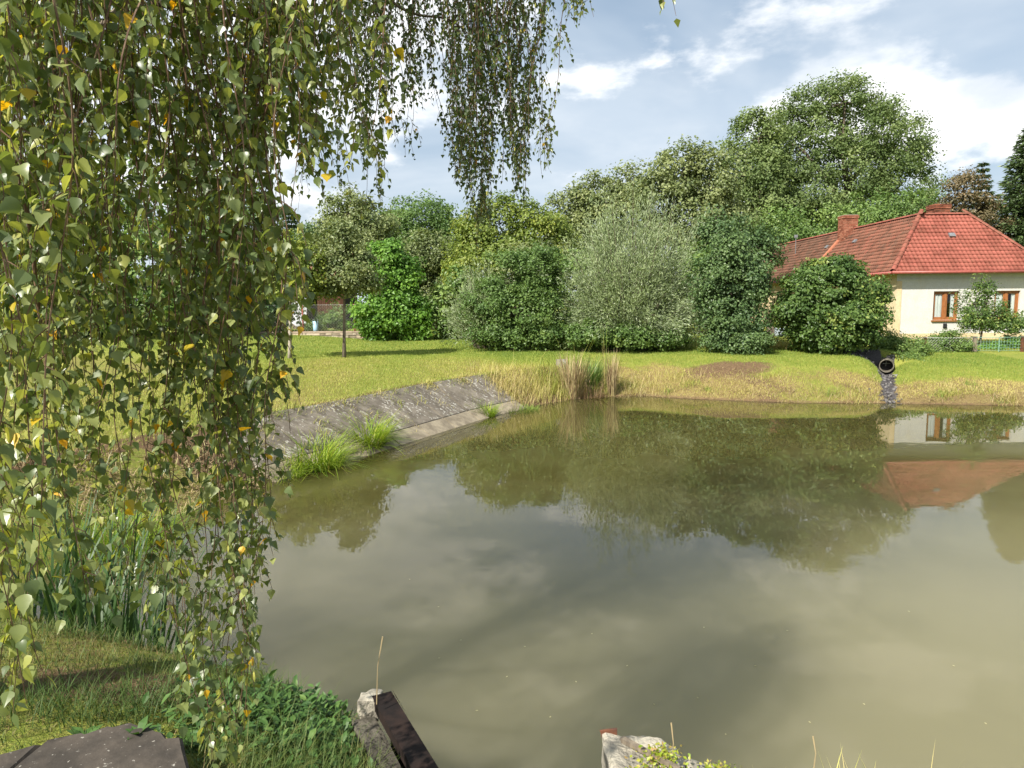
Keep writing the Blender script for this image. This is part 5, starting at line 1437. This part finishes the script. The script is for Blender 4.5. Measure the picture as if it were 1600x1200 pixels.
o_ = meshobj('fallen_leaf', RH * .06 + np.array([0, 0, 0]), RHF, simple('brown_leaf', (.40, .11, .03), (.30, .08, .03), 20, .7, .2, .2, .002)); o_.location = q; o_.rotation_euler = (.5, .3, 1); tag(o_, 'curled orange brown dead leaf on the near bank weeds', 'leaf')
# specks floating on the pond
FL = simple('floating_leaf', (.42, .38, .20), (.30, .26, .12), 20, .7, .2, .1, .002)
fm = None; r = rng(180)
for px, py in ((685, 948), (792, 1057), (686, 1028), (1134, 1147), (925, 990), (745, 1110), (1265, 1128), (820, 1010), (1490, 1040), (1100, 980), (1180, 1040), (1022, 1100), (640, 905), (900, 1065), (1350, 1100), (1420, 955), (980, 1040), (1230, 985), (1540, 1130), (860, 1120), (720, 1000), (1090, 1090)):
    q = onZ(px, py, .004)
    if fm is None: ob = meshobj('floating_leaf', (RH - (.5, 0, 0)) * np.array([.024, .018, .01]), RHF, FL); fm = ob.data
    else: ob = bpy.data.objects.new('floating_leaf', fm); COL.objects.link(ob)
    ob.location = q; ob.rotation_euler = (0, 0, r.uniform(0, 6)); tag(ob, 'tiny pale leaf floating on the open water', 'floating leaf', 'leaves floating on the pond')

# ------------------------------------------------------------------ weeping birch in the foreground
r = rng(200)
TB = np.array([-4.3, 1.3, 0.]); TB[2] = g1(TB[0], TB[1])
BT = thing('birch_tree', TB, 'weeping birch with long hanging twigs of green and yellow leaves in the foreground', 'tree')
tr = MB(); tr.tube(np.array([TB + (0, 0, -.2), TB + (.03, .05, .8), TB + (.12, .1, 2.2), TB + (.2, .25, 3.8), TB + (.25, .4, 5.5), TB + (.3, .5, 10.8)]), [.22, .16, .13, .11, .09, .02], 12); tr.build('trunk', BIRCHBARK, BT, smooth=True)
T3 = TB + (.18, .22, 3.4); T4 = TB + (.2, .3, 4.2)


def bez(P, n=18):
    P = np.array(P, float); t = np.linspace(0, len(P) - 1, n); out = []
    for k in range(3): out.append(np.interp(t, np.arange(len(P)), P[:, k]))
    Q = np.stack(out, -1)
    for _ in range(3): Q[1:-1] = (Q[:-2] + 2 * Q[1:-1] + Q[2:]) / 4
    return Q


LIMBS = [bez([T4, (-2.9, 2.3, 5.5), (-1.7, 3.4, 5.75), (-.7, 4.5, 5.6), (.25, 5.0, 5.15)]),
         bez([T3, (-2.6, 1.75, 4.35), (-1.7, 2.0, 4.3), (-1.0, 2.25, 4.15), (-.55, 2.5, 3.95)]),
         bez([T3 + (0, 0, .3), (-3.3, 2.4, 4.6), (-2.6, 3.3, 4.9), (-1.9, 4.1, 5.0), (-1.2, 4.7, 5.0)]),
         bez([T3 + (0, 0, -.5), (-2.7, 1.4, 3.7), (-1.9, 1.5, 3.75), (-1.2, 1.7, 3.7)])]
LR = [(.045, .010), (.035, .008), (.038, .009), (.028, .008)]
for L_, (ra, rb) in zip(LIMBS, LR):
    b = MB(); b.tube(L_, np.linspace(ra, rb, len(L_)), 8); b.build('limb', BARK, BT, smooth=True)
vis_limbs = [[atY(300, -90, 2.3), atY(215, -12, 2.3), atY(165, 35, 2.25), atY(120, 75, 2.2), atY(60, 140, 2.2)],
             [atY(150, -60, 2.4), atY(250, 20, 2.5), atY(330, 10, 2.55), atY(420, 40, 2.6), atY(470, 110, 2.6)],
             [atY(560, -60, 4.6), atY(610, 8, 4.7), atY(660, 28, 4.75), atY(700, 24, 4.8), atY(740, 60, 4.8)],
             [atY(330, 190, 3.0), atY(300, 250, 3.0), atY(255, 270, 2.95), atY(225, 330, 2.95)],
             [atY(20, 250, 1.9), atY(45, 330, 1.9), atY(60, 480, 1.95), atY(75, 600, 2.0)]]
for k, P_ in enumerate(vis_limbs):
    Q = bez(P_, 14); b = MB(); b.tube(Q, np.linspace((.017, .010, .012, .008, .007)[k], .004, 14), 7); b.build('limb', BARK if k < 3 else TWIG, BT, smooth=True)
LP = np.vstack(LIMBS[:1] + LIMBS[1:2] + LIMBS[2:3] + LIMBS[3:])

# leaf templates: blade of length 1 after a petiole of .28
us = np.array([.05, .14, .25, .37, .50, .64, .78, .90]); vs = np.array([.20, .345, .42, .40, .325, .235, .145, .06])
tooth = np.array([0, .02, -.02, .025, -.02, .02, -.015, .01]); vs2 = vs + tooth
def leafdetail():
    V = [[-.28, 0, .02], [-.28, .018, .02], [0, .012, 0], [0, -.006, 0]]; pet = [[0, 1, 2, 3]]
    n0 = 4; V.append([0, 0, 0]); V.append([1.04, 0, -.16])
    zc = lambda u, v: -.16 * u * u + .16 * abs(v) - .1 * v * v
    for u, v in zip(us, vs2): V += [[u, -v, zc(u, v)], [u, 0, -.16 * u * u], [u - .0, v, zc(u, v)]]
    f3 = [[4, 6, 7], [4, 7, 8]]; f4 = pet; k = len(us)
    for i in range(k - 1):
        a = 6 + 3 * i; f4 += [[a, a + 3, a + 4, a + 1], [a + 1, a + 4, a + 5, a + 2]]
    a = 6 + 3 * (k - 1); f3 += [[a, 5, a + 1], [a + 1, 5, a + 2]]
    return np.array(V, float), [np.array(f3), np.array(f4)]
LDV, LDF = leafdetail()
LSV = np.array([[-.28, 0, 0], [0, .015, 0], [.28, -.42, .06], [.30, 0, -.02], [.28, .42, .06], [.65, -.22, -.03], [.65, .22, -.03], [1.04, 0, -.16]], float)
LSF = [np.array([[1, 2, 3], [1, 3, 4], [2, 5, 3], [3, 6, 4], [3, 5, 7], [3, 7, 6]])]
ct = np.linspace(0, 1, 5); cr = np.array([.25, .9, 1., .8, .2])
CKV = []; 
for u, q in zip(ct, cr):
    for a in np.linspace(0, 2 * np.pi, 4, endpoint=False): CKV.append([u, q * .15 * math.cos(a), q * .15 * math.sin(a)])
CKV = np.array(CKV + [[-.35, 0, .01], [0.02, .02, 0]]); CKF = [np.array([[k * 4 + j, k * 4 + (j + 1) % 4, k * 4 + 4 + (j + 1) % 4, k * 4 + 4 + j] for k in range(4) for j in range(4)]), np.array([[20, 21, 0]])]

GROUPS = [  # n, px0, px1, ybot0, ybot1, depth0, depth1, leaf spacing, tint shift (yellower up, darker down)
    (11, -70, 62, 900, 1210, 1.25, 1.75, .021, .18), (25, 0, 235, 620, 960, 1.7, 2.6, .023, .08), (14, -20, 200, 300, 620, 1.6, 2.4, .023, .08), (24, 60, 470, 250, 560, 1.8, 2.8, .024, .02),
    (11, 262, 456, 600, 940, 2.0, 2.7, .021, .04), (8, 285, 400, 960, 1110, 2.0, 2.35, .019, .10), (7, 320, 388, 1120, 1225, 2.0, 2.25, .020, .09),
    (22, 420, 598, 100, 260, 2.2, 2.75, .021, .14), (40, -20, 455, 360, 560, 3.1, 4.8, .026, -.02), (34, 0, 560, 150, 360, 3.3, 5.0, .024, -.02),
    (20, 562, 640, 140, 245, 4.3, 5.2, .023, -.28), (10, 640, 695, 60, 190, 4.4, 5.2, .024, -.28), (26, 700, 768, 190, 315, 4.4, 5.2, .021, -.28), (18, 780, 826, 200, 320, 4.4, 5.2, .021, -.28), (8, 742, 772, 330, 395, 4.5, 4.8, .020, -.2), (3, 800, 822, 300, 330, 4.6, 4.9, .02, -.05),  # far fringe: canopy shade painted in as a darker leaf tint
    (4, 843, 868, 235, 275, 4.5, 4.8, .021, -.05), (5, 878, 932, 8, 36, 4.3, 4.7, .02, -.03), (5, 568, 592, 270, 340, 4.3, 4.6, .024, -.05), (1, 1036, 1040, 6, 14, 2.6, 2.7, .03, .1), (5, 455, 500, 180, 285, 2.3, 2.6, .02, .02)]
LEAVES = []   # dict arrays per branch
branch_objs = []
bi = 0
for (n, p0, p1, yb0, yb1, d0, d1, sp, tint_sh) in GROUPS:
    for _ in range(n):
        px = r.uniform(p0, p1); Dp = r.uniform(d0, d1); yb = r.uniform(yb0, yb1)
        bot = atY(px, yb, Dp); ztop = atY(px, 0, Dp)[2] + r.uniform(.12, .6)
        L = max(ztop - bot[2], .15)
        m_ = max(int(L / .05), 5); s = np.linspace(0, 1, m_)
        ph = r.uniform(0, 6.28, 4)
        path = np.stack([bot[0] + .045 * np.sin(s * L * 3.0 + ph[0]) + .015 * np.sin(s * L * 9 + ph[1]), bot[1] + .035 * np.sin(s * L * 2.6 + ph[2]) + .015 * np.sin(s * L * 8 + ph[3]), ztop + (bot[2] - ztop) * s], -1)
        path[:, :2] += (bot[:2] - path[-1, :2])
        dr2 = r.normal(0, .07, 2) * L; path[:, :2] += dr2 * ((1 - s) ** 2)[:, None]
        bm_ = MB()
        j = np.argmin(np.linalg.norm(LP - (path[0] + (0, 0, .35)), axis=1)); a = LP[j]; c = path[0]
        mid = (a + c) / 2 + np.array([0, 0, .10 + .12 * np.linalg.norm((a - c)[:2])]); uq = np.linspace(0, 1, 7)[:, None]
        arc = (1 - uq) ** 2 * a + 2 * uq * (1 - uq) * mid + uq ** 2 * c
        full = np.vstack([arc[:-1], path])
        bm_.tube(full, np.linspace(.0036, .0009, len(full)), 4, cap=False)
        # leaf nodes on the main twig
        C = []; OUT = []
        nm = int(L / sp * .55); q = np.sort(r.uniform(0.02, 1, nm)); th = r.uniform(0, 6.28, nm)
        C.append(np.stack([np.interp(q, s, path[:, k]) for k in range(3)], -1)); OUT.append(np.stack([np.cos(th), np.sin(th), 0 * th], -1))
        ns = int(L / .085)
        for k in range(ns):
            q0 = r.uniform(0, .97); st = np.array([np.interp(q0, s, path[:, k_]) for k_ in range(3)])
            ln = r.uniform(.07, .27) * (1 - .45 * q0); a_ = r.uniform(0, 6.28); o_ = np.array([math.cos(a_), math.sin(a_), 0])
            vv = np.linspace(0, 1, 4)[:, None]; side = st + o_ * ln * .42 * (vv ** .7) + np.array([0, 0, -1]) * ln * (.15 * vv + .75 * vv ** 2)
            bm_.tube(side, np.linspace(.0016, .0008, 4), 3, cap=False)
            nn = max(int(ln / sp), 2); w_ = np.linspace(.2, 1, nn); cc = np.stack([np.interp(w_, vv[:, 0], side[:, k_]) for k_ in range(3)], -1)
            tt_ = r.uniform(0, 6.28, nn); C.append(cc); OUT.append(unit(np.stack([np.cos(tt_), np.sin(tt_), 0 * tt_], -1) + o_ * .4))
        C = np.vstack(C); OUT = np.vstack(OUT); N = len(C)
        br = bm_.build('hanging_branch', TWIG, BT); branch_objs.append(br)
        hang = r.uniform(.5, 1.6, (N, 1))
        A = unit(OUT + np.array([0, 0, -1.]) * hang + r.normal(0, .25, (N, 3)))
        Bv = unit(np.cross(A, np.array([0, 0, 1.])) + r.normal(0, .35, (N, 3))); Bv = unit(Bv - A * np.sum(A * Bv, -1, keepdims=True))
        Nn = np.cross(A, Bv); fl = Nn[:, 2] < 0; Nn[fl] *= -1; Bv[fl] *= -1
        sz = .0335 * (.45 + .85 * r.beta(2.2, 1.8, N)) * (.9 if Dp > 4 else 1.)
        ti = np.clip(r.normal(.40 + tint_sh, .20, N), 0, .86); yl = r.uniform(0, 1, N) < (.022 if Dp < 3 else .004); ti[yl] = r.uniform(.92, 1, yl.sum())
        LEAVES.append(dict(C=C + A * .28 * sz[:, None], A=A, B=Bv * r.uniform(.8, 1.1, (N, 1)), N=Nn * r.uniform(.2, 2.6, (N, 1)), s=sz, t=ti, b=np.full(N, bi), D=np.full(N, Dp))); bi += 1
AL = {k: np.concatenate([l[k] for l in LEAVES]) for k in LEAVES[0]}
# what the picture shows of each leaf
rel = AL['C'] - np.array([0, 0, EYE]); dep = rel @ _W; uu_ = (rel @ _right) / dep * F + 800; vv_ = 600 - (rel @ _up) / dep * F
inv = (uu_ > 5) & (uu_ < 1595) & (vv_ > 5) & (vv_ < 1195)
okn = (dep > .95); 
score = np.where(inv, AL['s'] / dep * (np.abs(AL['N'] @ _W) + .3), 0); big = np.argsort(-score)[:300]; isbig = np.zeros(len(score), bool); isbig[big] = True
tm_ = []
for k in range(8):
    o_ = meshobj('leaf', LDV, LDF, L_BIRCH, None, {'tint': np.full(len(LDV), (.2, .32, .42, .52, .62, .74, .84, .97)[k])}, smooth=True); tm_.append(o_.data); bpy.data.objects.remove(o_)
lv = np.array([.2, .32, .42, .52, .62, .74, .84, .97]); bt = np.array(BT.matrix_world.translation)
for i in big:
    Mx = Matrix.Identity(4); s_ = AL['s'][i]
    for k in range(3): Mx[k][0] = AL['A'][i, k] * s_; Mx[k][1] = AL['B'][i, k] * s_; Mx[k][2] = AL['N'][i, k] * s_; Mx[k][3] = AL['C'][i, k] - bt[k]
    linkcopy(tm_[int(np.argmin(np.abs(lv - AL['t'][i])))], 'leaf', branch_objs[AL['b'][i]], Mx)
ch = []
for sel, tv, tf in ((okn & ~isbig & (AL['D'] < 2.25) & (vv_ > -60), LDV, LDF), (okn & ~isbig & ~((AL['D'] < 2.25) & (vv_ > -60)), LSV, LSF)):
    s_ = AL['s'][sel][:, None]; ch.append(inst(tv, tf, AL['C'][sel], AL['A'][sel] * s_, AL['B'][sel] * s_, AL['N'][sel] * s_, AL['t'][sel]))
print('birch leaves', len(score), 'near', int((okn & (AL['D'] < 2.9)).sum()))
merge('foliage', ch, L_BIRCH, parent=BT)
# catkins
ck = np.flatnonzero((r.uniform(0, 1, len(score)) < .06) & okn); N = len(ck)
A = unit(np.array([0, 0, -1.]) + r.normal(0, .22, (N, 3))); B = unit(np.cross(A, r.normal(0, 1, (N, 3)))); Cn = np.cross(A, B)
C = AL['C'][ck] - AL['A'][ck] * .2 * AL['s'][ck][:, None]; s_ = .027 * r.uniform(.75, 1.2, N)
o_ = meshobj('catkin', CKV, CKF, CATKIN, None, smooth=True); cm = o_.data; bpy.data.objects.remove(o_)
near_ck = set(np.argsort(np.where(inv[ck], dep[ck], 99))[:120].tolist()); restk = []
for i in range(N):
    if i in near_ck:
        Mx = Matrix.Identity(4)
        for k in range(3): Mx[k][0] = A[i, k] * s_[i]; Mx[k][1] = B[i, k] * s_[i]; Mx[k][2] = Cn[i, k] * s_[i]; Mx[k][3] = C[i, k] + A[i, k] * .010 - bt[k]
        linkcopy(cm, 'catkin', branch_objs[AL['b'][ck[i]]], Mx)
    else: restk.append(i)
restk = np.array(restk); sc_ = s_[restk][:, None]
merge('catkins', [inst(CKV, CKF, C[restk] + A[restk] * .01, A[restk] * sc_, B[restk] * sc_, Cn[restk] * sc_, np.full(len(restk), .5))], CATKIN, parent=BT)
# upper crown above the picture, which shades the bank and the near water
rr_ = rng(210)
(V, f, ti), tips = crown_mesh(rr_, [((-4.4, 1.7, 6.0), (2.1, 2.0, 1.6)), ((-3.0, 3.3, 6.8), (1.9, 1.9, 1.2)), ((-1.9, 4.6, 6.9), (1.7, 1.6, 1.1)), ((-4.2, 1.9, 7.8), (1.6, 1.6, 1.3)), ((-5.0, 4.2, 6.0), (1.8, 1.8, 1.6)), ((-3.8, 1.6, 9.2), (2.7, 2.7, 2.0)), ((-2.4, 3.0, 9.6), (2.3, 2.3, 1.6)), ((-3.6, 1.8, 11.2), (2.0, 2.0, 1.5)), ((-5.6, 1.2, 7.2), (2.0, 2.0, 1.6))], 850, 42, .072, .7, shell=(.15, 1.0))
wpart('crown', V, f, L_BIRCH, BT, attrs={'tint': ti}, kind='stuff')
b = MB(); st = np.vstack(LIMBS + [np.linspace(TB + (.25, .4, 5.5), TB + (.3, .5, 10.3), 9)])
for e in tips[::5]:
    a = st[np.argmin(np.linalg.norm(st - e, axis=1))]; b.tube(np.array([a, (a + e) / 2 + (0, 0, .1), e]), [.008, .006, .003], 4, cap=False)
b.build('crown_branches', BARK, BT, kind='stuff')

# stones in the drainage channel and behind the pipe
r = rng(220); n = 520
q = r.uniform(0, 1, n); seg_ = np.linspace(0, 1, len(CHAN)); x = np.interp(q, seg_, CHAN[:, 0]) + r.normal(0, .13, n); y = np.interp(q, seg_, CHAN[:, 1]) + r.normal(0, .10, n)
k = n // 3; x[:k] = r.normal(12.0, .45, k); y[:k] = r.normal(24.9, .5, k)
ok = np.hypot(x - 12.9, y - 24.3) > .55; x, y = x[ok], y[ok]; n = len(x); z = gz(x, y)
cube = np.array([[-1, -1, -1], [1, -1, -1], [1, 1, -1], [-1, 1, -1], [-.7, -.7, 1], [.7, -.7, 1], [.7, .7, 1], [-.7, .7, 1]], float)
cq = np.array([[3, 2, 1, 0], [4, 5, 6, 7], [0, 1, 5, 4], [1, 2, 6, 5], [2, 3, 7, 6], [3, 0, 4, 7]])
sz = r.uniform(.012, .045, n)[:, None]; A = unit(r.normal(0, 1, (n, 3)) * (1, 1, .3)); B = unit(np.cross(A, r.normal(0, .3, (n, 3)) + (0, 0, 1))); Cn = np.cross(A, B)
V, f, ti = inst(cube, cq, np.stack([x, y, z + .008], -1), A * sz, B * sz * r.uniform(.6, 1, (n, 1)), Cn * sz * .6, r.uniform(0, 1, n))
o = meshobj('gravel', V, f, tintmat('channel_stone', [(0., (.05, .047, .05)), (.6, (.12, .115, .115)), (1., (.26, .25, .24))], .9, .15, 30., rnd=0.), None, {'tint': ti}, kind='stuff')
tag(o, 'dark stones lying in the drainage channel below the pipe', 'gravel')
